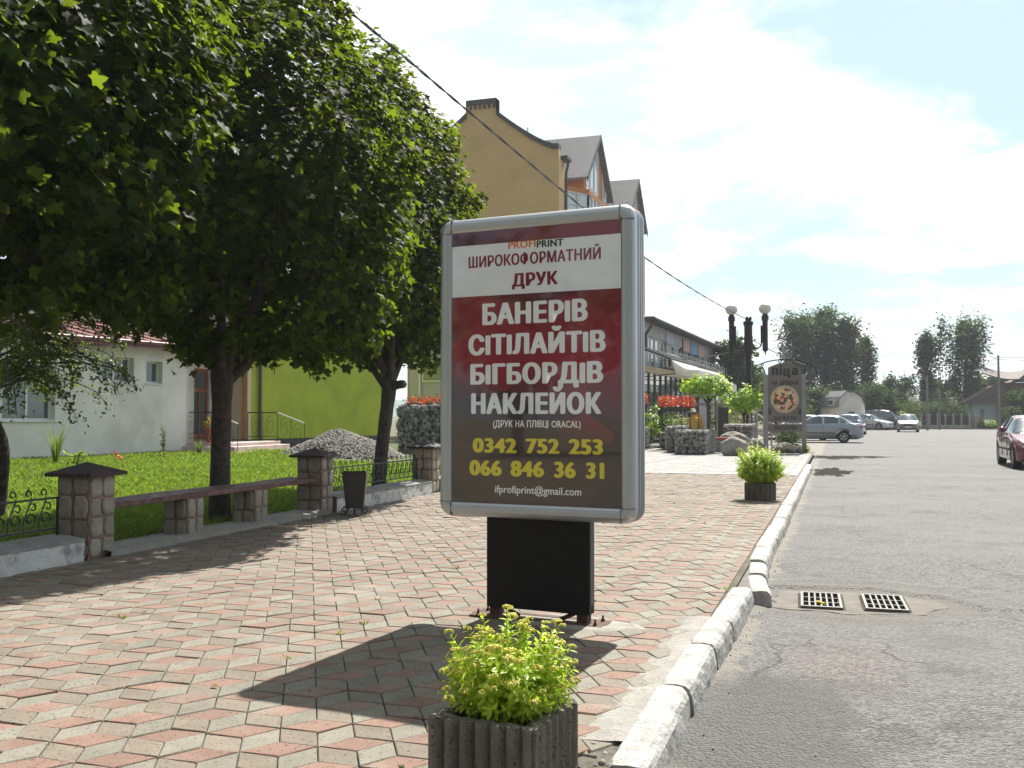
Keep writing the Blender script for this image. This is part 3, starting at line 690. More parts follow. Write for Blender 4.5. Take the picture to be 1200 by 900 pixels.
# mortar pad under the base
pad = MB(); pp = [(.18 + .52 * math.cos(a) * (1 + .35 * noise.noise(Vector((math.cos(a) * 2, math.sin(a) * 2, 8)))), .19 * math.sin(a) * (1 + .4 * noise.noise(Vector((math.cos(a) * 2, math.sin(a) * 2, 3))))) for a in np.linspace(0, 2 * math.pi, 40)[:-1]]
pad.add([(x, y, .006) for x, y in pp] + [(x * .9 + .02, y * .85, .0125 + .004 * noise.noise(Vector((x * 9, y * 9, 0)))) for x, y in pp], [(i, (i + 1) % 39, 39 + (i + 1) % 39, 39 + i) for i in range(39)] + [tuple(39 + i for i in range(39))])
pado = pad.build('mortar_pad', 'mortar', sign)
pado.location.z = .0

# ================================================================== PLANTERS AND SHRUBS
def planter_mb(half, h, ribs, rr, inner, round_=False):
    """ribbed concrete tub: scalloped outline swept up, rough rim, open top"""
    out = []
    if round_:
        for i in range(ribs * 6):
            a = 2 * math.pi * i / (ribs * 6); q = (i % 6) / 6; out.append((half + rr * abs(math.sin(math.pi * q)) - rr) and ((half - rr + rr * math.sin(math.pi * q)) * math.cos(a), (half - rr + rr * math.sin(math.pi * q)) * math.sin(a)))
        inn = [(x * inner / math.hypot(x, y), y * inner / math.hypot(x, y)) for x, y in out]
    else:
        for s in range(4):
            ca, sa = math.cos(math.pi / 2 * s), math.sin(math.pi / 2 * s)
            for i in range(ribs):
                for q in range(6):
                    x = -half + 2 * half * (i + q / 6) / ribs; y = -half + rr - rr * math.sin(math.pi * q / 6)
                    if abs(x) > half - rr: x = math.copysign(half - rr * .6, x)
                    out.append((x * ca - y * sa, x * sa + y * ca))
        inn = []
        for x, y in out:
            k = inner / max(abs(x), abs(y)); inn.append((x * k, y * k))
    n = len(out); mb = MB()
    def ringv(p, z, j=0.): return [(x, y, z + j * noise.noise(Vector((x * 25, y * 25, 1)))) for x, y in p]
    rows = [ringv(out, 0), ringv(out, h * .5), ringv(out, h - .012), ringv([(x * .985, y * .985) for x, y in out], h, .008), ringv([((x + a) / 2, (y + b) / 2) for (x, y), (a, b) in zip(out, inn)], h + .002, .012), ringv(inn, h - .004, .006), ringv(inn, h - .09)]
    mb.add([v for r in rows for v in r], [(r * n + i, r * n + (i + 1) % n, (r + 1) * n + (i + 1) % n, (r + 1) * n + i) for r in range(len(rows) - 1) for i in range(n)])
    return mb
def shrub(name, label, loc, r, h, nst, lsize, m, mflower=None, heads=0, singles=0, cat='shrub', shape=OVAL, group=None, up=.75, base_r=.3):
    t = thing(name, label, cat, loc, 0, group)
    st = MB(); P = []; N = []; U = []; S = []; tips = []
    for i in range(nst):
        a = random.uniform(0, 2 * math.pi); q = math.sqrt(random.random()); el = q * R(106)
        tip = Vector((math.sin(el) * math.cos(a) * r, math.sin(el) * math.sin(a) * r, h * (.42 + .58 * math.cos(el)))) * (random.uniform(.72, 1.0) if i % 4 else random.uniform(.98, 1.16))
        b = Vector((math.cos(a) * q * r * base_r, math.sin(a) * q * r * base_r, 0)); mid = (b + tip) / 2 + Vector((0, 0, .06 * h)) - Vector((math.cos(a), math.sin(a), 0)) * r * .08 * q
        st.tube([b, mid, tip], [.004, .003, .002], 3, cap=False); tips.append(tip)
        nl = max(6, int((tip - b).length / lsize * 2.6))
        for k in range(nl):
            f = .30 + .70 * (k + random.random()) / nl
            p = b.lerp(mid, f * 2) if f < .5 else mid.lerp(tip, f * 2 - 1)
            dr = (tip - mid).normalized(); pr = dr.orthogonal().normalized(); an = k * 2.4 + i
            sd = Matrix.Rotation(an, 3, dr) @ pr
            u = (sd * .8 + dr * up).normalized(); nn = (dr - sd * .5).normalized()
            P.append(p[:]); U.append(u[:]); N.append(nn[:]); S.append(lsize * random.uniform(.7, 1.25) * (1.0 if f < .9 else .7))
    st.build('stem', 'bark' if not heads else m, t, kind='stuff')
    leaves('foliage', np.array(P), np.array(N), np.array(U), np.array(S), shape, m, t, singles, world=loc)
    if heads:
        v, f = ico(1); pro = []
        for q in range(4):
            C = sph(26) * np.array([.020, .020, .011]); C[:, 2] = np.abs(C[:, 2]); me = stones_mesh('flower_head', C, rng.uniform(.0035, .006, 26), mflower); pro.append(me)
        tt = sorted(tips, key=lambda p: -(p.z + .3 * random.random()))[:heads]
        for p in tt:
            o = link('flower_head', random.choice(pro), t); o.location = p * 1.03; s = random.uniform(.6, 1.15); o.scale = (s, s, s); o.rotation_euler = (p.y * .8, -p.x * .8, random.uniform(0, 6))
    return t
PL = (-1.155, 3.41, 0); prz = R(-7)
pt = thing('planter', 'ribbed square grey concrete planter in the foreground before the lightbox', 'planter', PL, prz, 'ribbed concrete planters')
planter_mb(.212, .235, 7, .030, .142).build('tub', 'planter', pt)
so_ = MB(); so_.add([(x, y, .185 + .02 * noise.noise(Vector((x * 20, y * 20, 0)))) for y in np.linspace(-.153, .153, 12) for x in np.linspace(-.153, .153, 12)], [(j * 12 + i, j * 12 + i + 1, (j + 1) * 12 + i + 1, (j + 1) * 12 + i) for j in range(11) for i in range(11)]); so_.build('soil', 'soil', pt, smooth=True)
shrub('flowering_shrub', 'bright yellow-green leafy shrub with small flower heads in the foreground planter', (-1.155, 3.44, .18), 0.235, .355, 240, .036, 'spurge', 'flowerhead', 90, 150, 'shrub', WILLOW, 'yellow-green shrubs in planters', 1.7, .45)
P2 = (-1.12, 15.45, 0)
pt = thing('planter', 'round dark ribbed planter farther along the kerb under the ball shrub', 'planter', P2, .2, 'ribbed concrete planters')
M['planter_d'] = mat('weathered_planter', (.12, .11, .09), .92, .25, 12, .9, 130)
planter_mb(.235, .26, 18, .02, .17, True).build('tub', 'planter_d', pt)
MB().lathe([(.171, .17), (.171, .19)], 18).build('soil', 'soil', pt)
shrub('flowering_shrub', 'ball-shaped bright green shrub in the second planter beside the kerb', (-1.12, 15.45, .19), .37, .64, 380, .046, 'spurge', 'flowerhead', 50, 60, 'shrub', OVAL, 'yellow-green shrubs in planters', .6, .35)

# ================================================================== PILLARS, BENCH, LOW WALLS, FENCES
def face_stones(t, w, h, cols, rows, place):
    """irregular split stones on a face: place(u, v, d) -> local point, u across, v up, d outwards"""
    us = [[(-w / 2 + w * (i + (random.uniform(-.16, .16) if 0 < i < cols else 0)) / cols) for i in range(cols + 1)] for _ in range(rows)]
    vsn = [h * (j + (random.uniform(-.12, .12) if 0 < j < rows else 0)) / rows for j in range(rows + 1)]
    for j in range(rows):
        for i in range(cols):
            a, b = us[j][i] + .008, us[j][i + 1] - .008; c, d = vsn[j] + .008, vsn[j + 1] - .008
            cu, cvv = (a + b) / 2, (c + d) / 2; pts = []
            for q in range(10):
                an = 2 * math.pi * (q + .5) / 10; k = 1 / max(abs(math.cos(an)), abs(math.sin(an))); k = min(k, 1.24) * random.uniform(.93, 1.0)
                pts.append((cu + math.cos(an) * k * (b - a) / 2, cvv + math.sin(an) * k * (d - c) / 2))
            dd = random.uniform(.012, .026)
            V = [place(u, v, -.01) for u, v in pts] + [place(u, v, dd * .55) for u, v in pts] + [place(cu + (u - cu) * .78, cvv + (v - cvv) * .78, dd) for u, v in pts] + [place(cu, cvv, dd + .003)]
            F = [(r * 10 + k, r * 10 + (k + 1) % 10, (r + 1) * 10 + (k + 1) % 10, (r + 1) * 10 + k) for r in range(2) for k in range(10)] + [(20 + k, 20 + (k + 1) % 10, 30) for k in range(10)]
            MB().add(V, F).build('stone', 'stone', t)
def pillar(y, label, far=False):
    t = thing('stone_pillar', label, 'pillar', (-6.57, y, 0), R(2), 'capped stone pillars along the lawn')
    h = .74; w = .34
    MB().b2(-w / 2, w / 2, -w / 2, w / 2, -.02, h).build('core', 'redmortar', t)
    for a in (0, 90, 180, 270):
        ca, sa = math.cos(R(a)), math.sin(R(a))
        face_stones(t, w, h, 2, 4, lambda u, v, d, ca=ca, sa=sa: (ca * (w / 2 + d) - sa * u, sa * (w / 2 + d) + ca * u, v))
    c = MB(); q = .25
    c.add([(-q, -q, h), (q, -q, h), (q, q, h), (-q, q, h), (-q, -q, h + .03), (q, -q, h + .03), (q, q, h + .03), (-q, q, h + .03), (0, 0, h + .125)], [(0, 3, 2, 1), (0, 1, 5, 4), (1, 2, 6, 5), (2, 3, 7, 6), (3, 0, 4, 7), (4, 5, 8), (5, 6, 8), (6, 7, 8), (7, 4, 8)])
    c.build('cap', 'cap', t)
pillar(7.38, 'stone pillar with dark pyramid cap, nearest on the left at the near end of the bench')
pillar(11.56, 'stone pillar with dark pyramid cap at the far end of the bench, beside the litter bin')
pillar(15.25, 'stone pillar with dark cap half hidden behind the left edge of the lightbox')
pillar(3.2, 'stone pillar with dark cap beyond the left edge, near end of the fence')
# bench
bt = thing('bench', 'long wall bench of dark red planks on stone piers between two pillars', 'bench', (-6.62, 9.43, 0))
for i in range(3):
    x0 = -.02 + (i - 1) * .135
    yy = np.linspace(-1.88, 1.88, 14); V = []; 
    for y_ in yy:
        dz = .006 * noise.noise(Vector((y_ * 1.5, i * 5., 0))) - .010 * abs(math.sin((y_ + .5) * 1.3))
        for (dx, dzz) in ((-.062, 0), (.062, 0), (.062, .045), (.055, .05), (-.055, .05), (-.062, .045)): V.append((x0 + dx, y_, .435 + dz + dzz))
    F = [(j * 6 + k, j * 6 + (k + 1) % 6, (j + 1) * 6 + (k + 1) % 6, (j + 1) * 6 + k) for j in range(13) for k in range(6)] + [tuple(range(6))[::-1], tuple(13 * 6 + k for k in range(6))]
    MB().add(V, F).build('plank', 'plank', bt)
MB().b2(.182, .205, -1.88, 1.88, .425, .478, ch=.004).build('front_board', 'plank', bt)
for k, y in enumerate((8.78, 10.02)):
    t = thing('stone_pier', ['short stone pier under the near half of the bench', 'short stone pier under the far half of the bench'][k], 'pier', (-6.55, y, 0), 0, 'bench piers')
    w = .28; h = .425
    MB().b2(-.14, .14, -w / 2, w / 2, -.02, h).build('core', 'redmortar', t)
    for a in (0, 180, 270, 90):
        ca, sa = math.cos(R(a)), math.sin(R(a))
        face_stones(t, w, h, 2, 2, lambda u, v, d, ca=ca, sa=sa: (ca * (w / 2 + d) - sa * u, sa * (w / 2 + d) + ca * u, v))
# edging under the bench
e = MB(); yy = np.linspace(7.40, 11.50, 54); V = []
for y_ in yy:
    n1 = .008 * noise.noise(Vector((y_ * 5, 0, 0)))
    V += [(-6.80, y_, -.02), (-6.30 + n1, y_, -.02), (-6.30 + n1, y_, .05 + n1), (-6.40 + n1, y_, .065 + n1), (-6.80, y_, .05)]
e.add(V, [(j * 5 + k, j * 5 + k + 1, (j + 1) * 5 + k + 1, (j + 1) * 5 + k) for j in range(53) for k in range(4)])
tag(e.build('edging', 'mortar'), 'narrow whitish concrete edging along the foot of the bench', 'edging')
def low_wall(y0, y1, label):
    t = thing('low_wall', label, 'low wall', (-6.5, (y0 + y1) / 2, 0), 0, 'low whitewashed walls')
    L = (y1 - y0) / 2; yy = np.linspace(-L, L, max(8, int(L / .05)))
    def nz(y_, z, k): return k * noise.noise(Vector((y_ * 6, z * 18, y0)))
    zs = [-.02, .03, .07, .11, .15, .175]
    V = []; cols = len(zs)
    for y_ in yy: V += [(.145 + nz(y_, z, .012), y_, z) for z in zs]
    MB().add(V, [(j * cols + k, (j + 1) * cols + k, (j + 1) * cols + k + 1, j * cols + k + 1) for j in range(len(yy) - 1) for k in range(cols - 1)]).build('face', 'whitewall', t, smooth=True)
    MB().b2(-.20, .135, -L, L, -.02, .17).build('core', 'concrete', t)
    cap = MB(); V = []
    for y_ in yy: V += [(-.22, y_, .172), (.150 + nz(y_, 1, .008), y_, .172), (.152 + nz(y_, 2, .008), y_, .200 + nz(y_, 3, .004)), (-.05, y_, .23 + nz(y_, 5, .006)), (-.22, y_, .225)]
    cap.add(V, [(j * 5 + k, (j + 1) * 5 + k, (j + 1) * 5 + (k + 1) % 5, j * 5 + (k + 1) % 5) for j in range(len(yy) - 1) for k in range(5)] + [tuple(range(5)), tuple((len(yy) - 1) * 5 + k for k in range(5))[::-1]])
    cap.build('coping', 'concrete', t); return t
low_wall(3.45, 7.12, 'low flaking whitewashed wall at the far left before the first pillar')
low_wall(11.76, 15.02, 'low whitewashed wall running from the litter bin to behind the lightbox')
low_wall(15.5, 21.0, 'low whitewashed wall hidden behind the lightbox')
def spiral(cx, cy, r0, r1, a0, turns, n=14):
    return [(cx + (r0 + (r1 - r0) * i / n) * math.cos(a0 + turns * 2 * math.pi * i / n), cy + (r0 + (r1 - r0) * i / n) * math.sin(a0 + turns * 2 * math.pi * i / n)) for i in range(n + 1)]
def scroll_fence(y0, y1, label, step=.17):
    t = thing('scroll_fence', label, 'iron fence', (-6.62, (y0 + y1) / 2, .22), 0, 'low wrought-iron scroll fences')
    L = (y1 - y0) / 2; r = .007
    for z in (.07, .34): MB().box((0, 0, z), (.018, 2 * L, .018)).build('rail', 'blackiron', t)
    n = int(2 * L / step); mb = MB()
    def sc(pts, off): mb.tube([(0, off + a, b) for a, b in pts], r, 5)
    # one S scroll: lower C between rails and a hook standing above the top rail
    sc(spiral(0, .17, .072, .018, R(-90), 1.15), 0)
    sc([(-.075, .075), (-.068, .16), (-.03, .25), (.01, .33)] + [(.012 + .0, .36)], 0)
    sc(spiral(-.025, .395, .04, .016, R(-30), .85, 12), 0)
    sc(spiral(.03, .27, .05, .015, R(200), -1.0, 12), 0)
    pm = mb.build('scroll', 'blackiron', t); pm.location = (0, -L + step / 2, 0)
    for i in range(1, n):
        o = link('scroll', pm.data, t); o.location = (0, -L + step * (i + .5), 0)
    for y_ in (-L + .02, 0, L - .02): MB().box((0, y_, .17), (.016, .016, .36)).build('upright', 'blackiron', t)
scroll_fence(3.45, 7.10, 'black scroll fence on the low wall left of the first stone pillar')
scroll_fence(11.76, 15.0, 'black scroll fence on the low wall behind the litter bin')
scroll_fence(15.5, 21.0, 'black scroll fence on the wall hidden behind the lightbox')

# ------------------------------------------------- litter bin
bn = thing('litter_bin', 'black angular metal litter bin on a curled iron base beside the low wall', 'litter bin', (-5.93, 11.45, 0), R(24))
bb = MB()
def frust(mb, hw0, hd0, z0, hw1, hd1, z1, lean=0.):
    mb.add([(-hw0, -hd0, z0), (hw0, -hd0, z0), (hw0, hd0, z0), (-hw0, hd0, z0), (-hw1 + lean, -hd1, z1), (hw1 + lean, -hd1, z1), (hw1 + lean, hd1, z1), (-hw1 + lean, hd1, z1)], [(0, 3, 2, 1), (0, 1, 5, 4), (1, 2, 6, 5), (2, 3, 7, 6), (3, 0, 4, 7)])
frust(bb, .105, .13, .10, .15, .18, .56); frust(bb, .102, .127, .105, .146, .176, .559); bb.build('bucket', 'blackiron', bn)
MB().add([(-.15, -.18, .56), (-.15, .18, .56), (-.15, .10, .65), (-.15, -.10, .65)], [(0, 1, 2, 3)]).build('back_plate', 'blackiron', bn)
MB().b2(-.155, -.145, -.18, .18, .54, .57).build('rim', 'blackiron', bn); MB().b2(.145, .155, -.18, .18, .54, .565).build('rim', 'blackiron', bn)
sp = MB(); sp.add([(.1125, -.12, .12), (.1125, .12, .12), (.154, .165, .54), (.154, -.165, .54), (.1195, -.12, .12), (.1195, .12, .12), (.161, .165, .54), (.161, -.165, .54)], [(0, 1, 2, 3), (4, 7, 6, 5), (0, 4, 5, 1), (1, 5, 6, 2), (2, 6, 7, 3), (3, 7, 4, 0)])
M['greysteel'] = mat('grey_steel_panel', (.13, .13, .13), .5, .15, 8); sp.build('side_panel', 'greysteel', bn)
for sx in (-1, 1):
    for sy in (-1, 1):
        MB().tube([(sx * .06, sy * .06, .10)] + [(sx * (.06 + a), sy * (.06 + a), b) for a, b in spiral(.06, .06, .055, .02, R(150), -1.2, 12)], .008, 5).build('scroll_foot', 'blackiron', bn)
    MB().tube([(sx * .05, -.2, .012), (sx * .05, .2, .012)], .009, 5).build('base_bar', 'blackiron', bn)
MB().tube([(0, 0, .01), (0, 0, .12)], .012, 6).build('stem', 'blackiron', bn)

# ================================================================== LAWN
lp = [(-6.66, 3), (-6.66, 21), (-9, 30), (-19, 40), (-26, 40), (-26, 3)]
lw = MB(); gx = np.linspace(-26, -6.66, 60); gy = np.linspace(3, 40, 80)
def lawn_z(x, y): return .03 + .12 * min(1, (-6.66 - x) / 8) + .03 * noise.noise(Vector((x * .6, y * .6, 0)))
lw.add([(x, y, lawn_z(x, y)) for y in gy for x in gx], [(j * 60 + i, j * 60 + i + 1, (j + 1) * 60 + i + 1, (j + 1) * 60 + i) for j in range(79) for i in range(59)]).build('lawn', 'lawn', smooth=True, kind='structure')
def grass_patch(n, x0, x1, y0, y1, h, label, name='grass'):
    X = rng.uniform(x0, x1, n); Y = rng.uniform(y0, y1, n)
    Z = np.array([lawn_z(a, b) for a, b in zip(X, Y)]) - .01
    P = np.column_stack([X, Y, Z]); U = np.column_stack([rng.normal(0, .35, n), rng.normal(0, .35, n), np.ones(n)]); N = np.column_stack([rng.normal(size=n), rng.normal(size=n), rng.normal(0, .2, n)])
    cl = np.array([.6 + .6 * noise.noise(Vector((a * 1.4, b * 1.4, 3))) for a, b in zip(X, Y)])
    S = h * rng.uniform(.55, 1.3, n) * (.8 + cl * .6)
    shp = np.array([(-.045, 0), (.045, 0), (.012, 1.)])
    N /= np.linalg.norm(N, axis=1, keepdims=True); U /= np.linalg.norm(U, axis=1, keepdims=True); T = np.cross(U, N)
    wd = (.007 + .0004 * np.hypot(X, Y))[:, None]
    bend = np.column_stack([rng.normal(0, .4, n), rng.normal(0, .4, n), np.zeros(n)]) * S[:, None]
    V = np.stack([P - T * wd / 2, P + T * wd / 2, P + U * S[:, None] * .6 + T * wd * .35 + bend * .25, P + U * S[:, None] + bend], 1)
    F = (np.array([[0, 1, 2], [0, 2, 3]])[None] + (np.arange(n) * 4)[:, None, None]).reshape(-1, 3)
    o = link(name, np_mesh(name, V.reshape(-1, 3), F, ['grass']), None, 'stuff'); o['label'] = label; o['category'] = 'grass'
grass_patch(90000, -13, -6.75, 5.5, 22, .075, 'sunlit green lawn grass behind the bench and fences')
grass_patch(50000, -19.5, -13, 12, 28, .09, 'sunlit lawn grass near the white house wall')
# weeds in the paving joints
P = []; 
for _ in range(60):
    t = random.choice(tiles); 
    for _ in range(9): P.append((t[3][0][0] + random.gauss(0, .012), t[3][0][1] + random.gauss(0, .012), 0))
P = np.array(P); n = len(P)
wd_ = leaves('weeds', P, np.column_stack([rng.normal(size=n), rng.normal(size=n), np.full(n, .4)]), np.column_stack([rng.normal(0, .7, n), rng.normal(0, .7, n), np.ones(n)]), rng.uniform(.012, .038, n), LANCE, 'grass', None)
wd_['label'] = 'tiny tufts of weed in the paving joints'; wd_['category'] = 'weeds'
n = 34; P = np.column_stack([rng.uniform(-6.1, -1.1, n), rng.uniform(3.2, 16, n), np.full(n, .016)])
fl = leaves('fallen_leaves', P, sph(n) * .25 + np.array([0, 0, 1.]), sph(n), rng.uniform(.018, .045, n), OVAL, 'dry', None)
fl['label'] = 'few small dry leaves scattered on the paving'; fl['category'] = 'leaves'
def tuft(x, y, h, n, label, m='grass', name='ornamental_grass', wdt=.02):
    t = thing(name, label, 'plant', (x, y, lawn_z(x, y)))
    mb = MB()
    for i in range(n):
        a = random.uniform(0, 6.28); l = h * random.uniform(.6, 1.1); sp = random.uniform(.05, .5); d = Vector((math.cos(a), math.sin(a), 0)); s = Vector((-math.sin(a), math.cos(a), 0)) * wdt / 2
        b = d * .05 * random.random(); p1 = b + d * sp * l * .3 + Vector((0, 0, l * .6)); p2 = b + d * sp * l * .8 + Vector((0, 0, l))
        mb.add([b - s, b + s, p1 + s * .8, p1 - s * .8, p2], [(0, 1, 2, 3), (3, 2, 4)])
    mb.build('blades', m, t, kind='stuff'); return t
def stalk_plant(x, y, h, n, ls, label, m='brightbush', name='leafy_plant', shape=OVAL, spread=.12):
    t = thing(name, label, 'plant', (x, y, lawn_z(x, y) if x < -6.7 else 0)); P = []; mb = MB()
    for i in range(max(2, n // 12)):
        a = random.uniform(0, 6.28); q = random.uniform(0, spread); tip = Vector((math.cos(a) * q, math.sin(a) * q, h * random.uniform(.7, 1))); mb.tube([(0, 0, 0), tip], .006, 3)
        for k in range(12): P.append((tip * random.uniform(.25, 1.) + Vector((random.gauss(0, .02), random.gauss(0, .02), 0)))[:])
    mb.build('stem', 'bark', t); n = len(P); N = sph(n); N[:, 2] = abs(N[:, 2]) + .3
    leaves('foliage', np.array(P), N, sph(n) + np.array([0, 0, .3]), np.full(n, ls) * rng.uniform(.7, 1.2, n), shape, m, t); return t
tuft(-16.9, 18.0, .95, 70, 'tall dark green grass tuft by the white house wall at far left')
stalk_plant(-16.1, 17.7, .35, 60, .13, 'low yellow-green leafy plant beside the tall grass tuft', 'brightbush', spread=.35)
stalk_plant(-15.9, 20.5, .95, 60, .09, 'thin leafy sapling against the white wall above the first pillar', 'plum')
tuft(-16.9, 23.3, .5, 50, 'small grass tuft at the foot of the white wall, right of the sapling')
for k, (x, y) in enumerate([(-16.6, 19.9), (-16.8, 21.6)]): stalk_plant(x, y, .28, 30, .07, ['low plant with orange-yellow flowers left of the sapling', 'low plant with yellow flowers right of the sapling'][k], ['redflower', 'brightbush'][k], 'flower_plant', spread=.4)

# ================================================================== NEAR TREES
def limb_tube(mb, pts, rs, seg=9):
    # smooth the polyline
    P = [Vector(p) for p in pts]; out = []; ro = []
    for i in range(len(P) - 1):
        p0 = P[max(i - 1, 0)]; p1 = P[i]; p2 = P[i + 1]; p3 = P[min(i + 2, len(P) - 1)]
        for q in range(5):
            t = q / 5; out.append(.5 * ((2 * p1) + (-p0 + p2) * t + (2 * p0 - 5 * p1 + 4 * p2 - p3) * t * t + (-p0 + 3 * p1 - 3 * p2 + p3) * t ** 3)); ro.append(rs[i] + (rs[i + 1] - rs[i]) * t)
    out.append(P[-1]); ro.append(rs[-1])
    ro = [r * (1 + .12 * noise.noise(p * 4)) for r, p in zip(ro, out)]
    mb.tube(out, ro, seg)
def maple(base, label, fork_z, cc, rad, nleaf, ls, lean=(0, 0), singles=120, low=0., trunk_r=.12, bulge=None, seed=1, group='round-headed maples along the lawn', yellow=.0, stub=None, flare=.16, tilt=0.):
    random.seed(seed); t = thing('maple_tree', label, 'tree', base, 0, group)
    tr = MB(); fk = Vector((lean[0], lean[1], fork_z))
    limb_tube(tr, [(0, 0, -.1), (0, 0, .1), (lean[0] * .3, lean[1] * .3, fork_z * .4), (lean[0] * .8, lean[1] * .8, fork_z * .8), fk, fk + Vector((0, 0, .35))], [trunk_r * 1.3, trunk_r * 1.08, trunk_r * .92, trunk_r * .95, trunk_r * 1.15, trunk_r * .9], 14)
    if stub: limb_tube(tr, [fk - Vector((0, 0, .05)), fk + Vector(stub) * .6, fk + Vector(stub)], [trunk_r * .6, trunk_r * .6, trunk_r * .55], 8)
    tr.build('trunk', 'bark', t, smooth=True)
    C0 = Vector(cc); rad = np.array(rad)
    lb = MB(); nb = 11
    for i in range(nb):
        a = 2 * math.pi * i / nb + random.uniform(-.3, .3); el = random.uniform(.15, 1.2)
        tip = C0 + Vector((math.cos(a) * math.cos(el) * rad[0], math.sin(a) * math.cos(el) * rad[1], math.sin(el) * rad[2] - .25 * rad[2])) * .82
        m1 = fk.lerp(tip, .35) + Vector((math.cos(a), math.sin(a), -.3)) * .18
        b0 = fk + Vector((0, 0, random.uniform(-.15, .3)))
        limb_tube(lb, [b0, m1, fk.lerp(tip, .7) + Vector((0, 0, .1)), tip], [trunk_r * random.uniform(.45, .62), trunk_r * .36, trunk_r * .2, .012], 7)
    lb.build('limbs', 'bark', t, smooth=True)
    # twig clusters on a bumpy shell, plus an inner fill
    ncl = int(nleaf / 16); D = sph(ncl)
    inner = rng.random(ncl) < .30
    k = np.where(inner, rng.uniform(.35, .85, ncl), 1.)
    bump = np.array([1 + .16 * noise.noise(Vector(d * 1.9) + Vector((seed, 0, 0))) + .13 * noise.noise(Vector(d * 4.5) + Vector((seed, 3, 0))) for d in D])
    CP = D * rad * (k * bump * rng.uniform(.90, 1.04, ncl))[:, None]
    # flatten the underside, and lift it towards the house side
    CP[:, 2] = np.where(CP[:, 2] < 0, CP[:, 2] * (1 - low) * (1 + tilt * (CP[:, 0] * .95 + CP[:, 1] * .31)), CP[:, 2])
    CP[:, :2] *= (1 - flare * D[:, 2:3])
    P = np.repeat(CP, 16, 0) + rng.normal(0, .095, (ncl * 16, 3)) * np.array([1, 1, .75]) + np.array(C0)
    Dn = np.repeat(D, 16, 0); n = len(P)
    N = Dn * .65 + np.array([0, 0, .75]) + rng.normal(0, .38, (n, 3)); U = Dn * .7 + np.array([0, 0, -.55]) + rng.normal(0, .45, (n, 3))
    S = ls * rng.uniform(.5, 1.3, n)
    leaves('crown', P, N, U, S, MAPLE, 'maple', t, singles, 'mapleY', yellow, world=base); random.seed(seed + 100); return t
maple((-7.1, 10.2, .05), 'round-headed maple with dark trunk right behind the middle of the bench', 1.72, (.12, 0, 4.2), (2.0, 2.6, 2.4), 39000, .096, (.02, 0), 200, .12, .125, seed=3, yellow=.0008, tilt=.11)
maple((-7.1, 14.55, .05), 'round-headed maple with forked trunk behind the litter bin and iron fence', 1.72, (-.16, 0, 4.45), (1.50, 2.7, 2.6), 33000, .103, (.18, 0), 60, .10, .115, flare=.24, seed=11, yellow=.0008, stub=(.32, -.12, .02))
maple((-7.3, 6.35, .05), 'nearest maple whose leaves hang in at the top left edge', 1.9, (.15, .1, 4.35), (1.95, 2.6, 2.4), 38000, .099, (.05, 0), 300, .16, .12, seed=21, yellow=.001, tilt=.08)
# sprays of lighter leaves sticking out of the near crowns
def spray(tree_name, base, pts, n, ls, m, label=None):
    pass
# fruit tree at the far left with small leaves on hanging twigs
random.seed(5)
ft = thing('fruit_tree', 'fruit tree with small leaves hanging before the white wall at far left', 'tree', (-9.35, 9.05, .08))
tb = MB(); limb_tube(tb, [(0, 0, -.1), (.03, .05, .8), (-.12, .0, 1.3), (-.2, .1, 2.0), (-.1, .2, 2.8)], [.09, .07, .06, .05, .04], 8); tb.build('trunk', 'bark', ft, smooth=True)
tw = MB(); P = []
for i in range(70):
    a = random.uniform(-.9, 1.9); z0 = random.uniform(1.5, 2.9); L = random.uniform(.5, 1.55)
    b = Vector((-.15, .1, z0)); d = Vector((math.cos(a), math.sin(a) * .9, random.uniform(-.15, .3)))
    p = [b, b + d * L * .5 + Vector((0, 0, .08)), b + d * L + Vector((0, 0, -.12 * L)), b + d * L * 1.15 + Vector((0, 0, -.32 * L))]
    limb_tube(tw, p, [.016, .010, .006, .003], 4)
    for q in range(90):
        f = random.uniform(.25, 1.); s = f * 3; k = min(2, int(s)); pp = p[k].lerp(p[k + 1], s - k); P.append((pp + Vector((random.gauss(0, .06), random.gauss(0, .06), random.gauss(0, .05))))[:])
tw.build('limbs', 'bark', ft); n = len(P); N = sph(n); N[:, 2] = abs(N[:, 2]) + .2
leaves('crown', np.array(P), N, sph(n) + np.array([0, 0, -.5]), rng.uniform(.035, .062, n), OVAL, 'plum', ft)
random.seed(99)

# ================================================================== WHITE HOUSE (left)
h9 = R(-9)       # heading of the house front, 9 degrees right of +Y
wh = thing('white_house', 'single-storey white plastered house with dark red roof edge behind the lawn', 'house', (-19.6, 19.1, .05), h9)
# local frame: +y along the front, +x towards the street
def wall_open(mb, y0, y1, z0, z1, x0, x1, ops, mi=0):
    """wall slab in the yz plane between x0..x1 with rectangular openings (ya,yb,za,zb)"""
    ys_ = sorted(set([y0, y1] + [o[0] for o in ops] + [o[1] for o in ops])); zs_ = sorted(set([z0, z1] + [o[2] for o in ops] + [o[3] for o in ops]))
    for i in range(len(ys_) - 1):
        for j in range(len(zs_) - 1):
            cy, cz = (ys_[i] + ys_[i + 1]) / 2, (zs_[j] + zs_[j + 1]) / 2
            if any(o[0] < cy < o[1] and o[2] < cz < o[3] for o in ops): continue
            mb.b2(x0, x1, ys_[i], ys_[i + 1], zs_[j], zs_[j + 1], mi)
    return mb
ops = [(-.6, 1.50, 1.10, 2.50), (2.95, 4.05, 2.16, 2.86), (4.50, 5.10, 2.16, 2.80)]
wall_open(MB(), -9, 6.35, .0, 3.12, -.32, 0, ops).build('wall', 'white_plaster', wh)
MB().b2(-.34, -.004, -9, 6.35, -.1, -.0).build('plinth', 'plinth', wh)
MB().b2(-3, -.0, 6.03, 6.349, .0, 3.12).build('side_wall', 'white_plaster', wh)
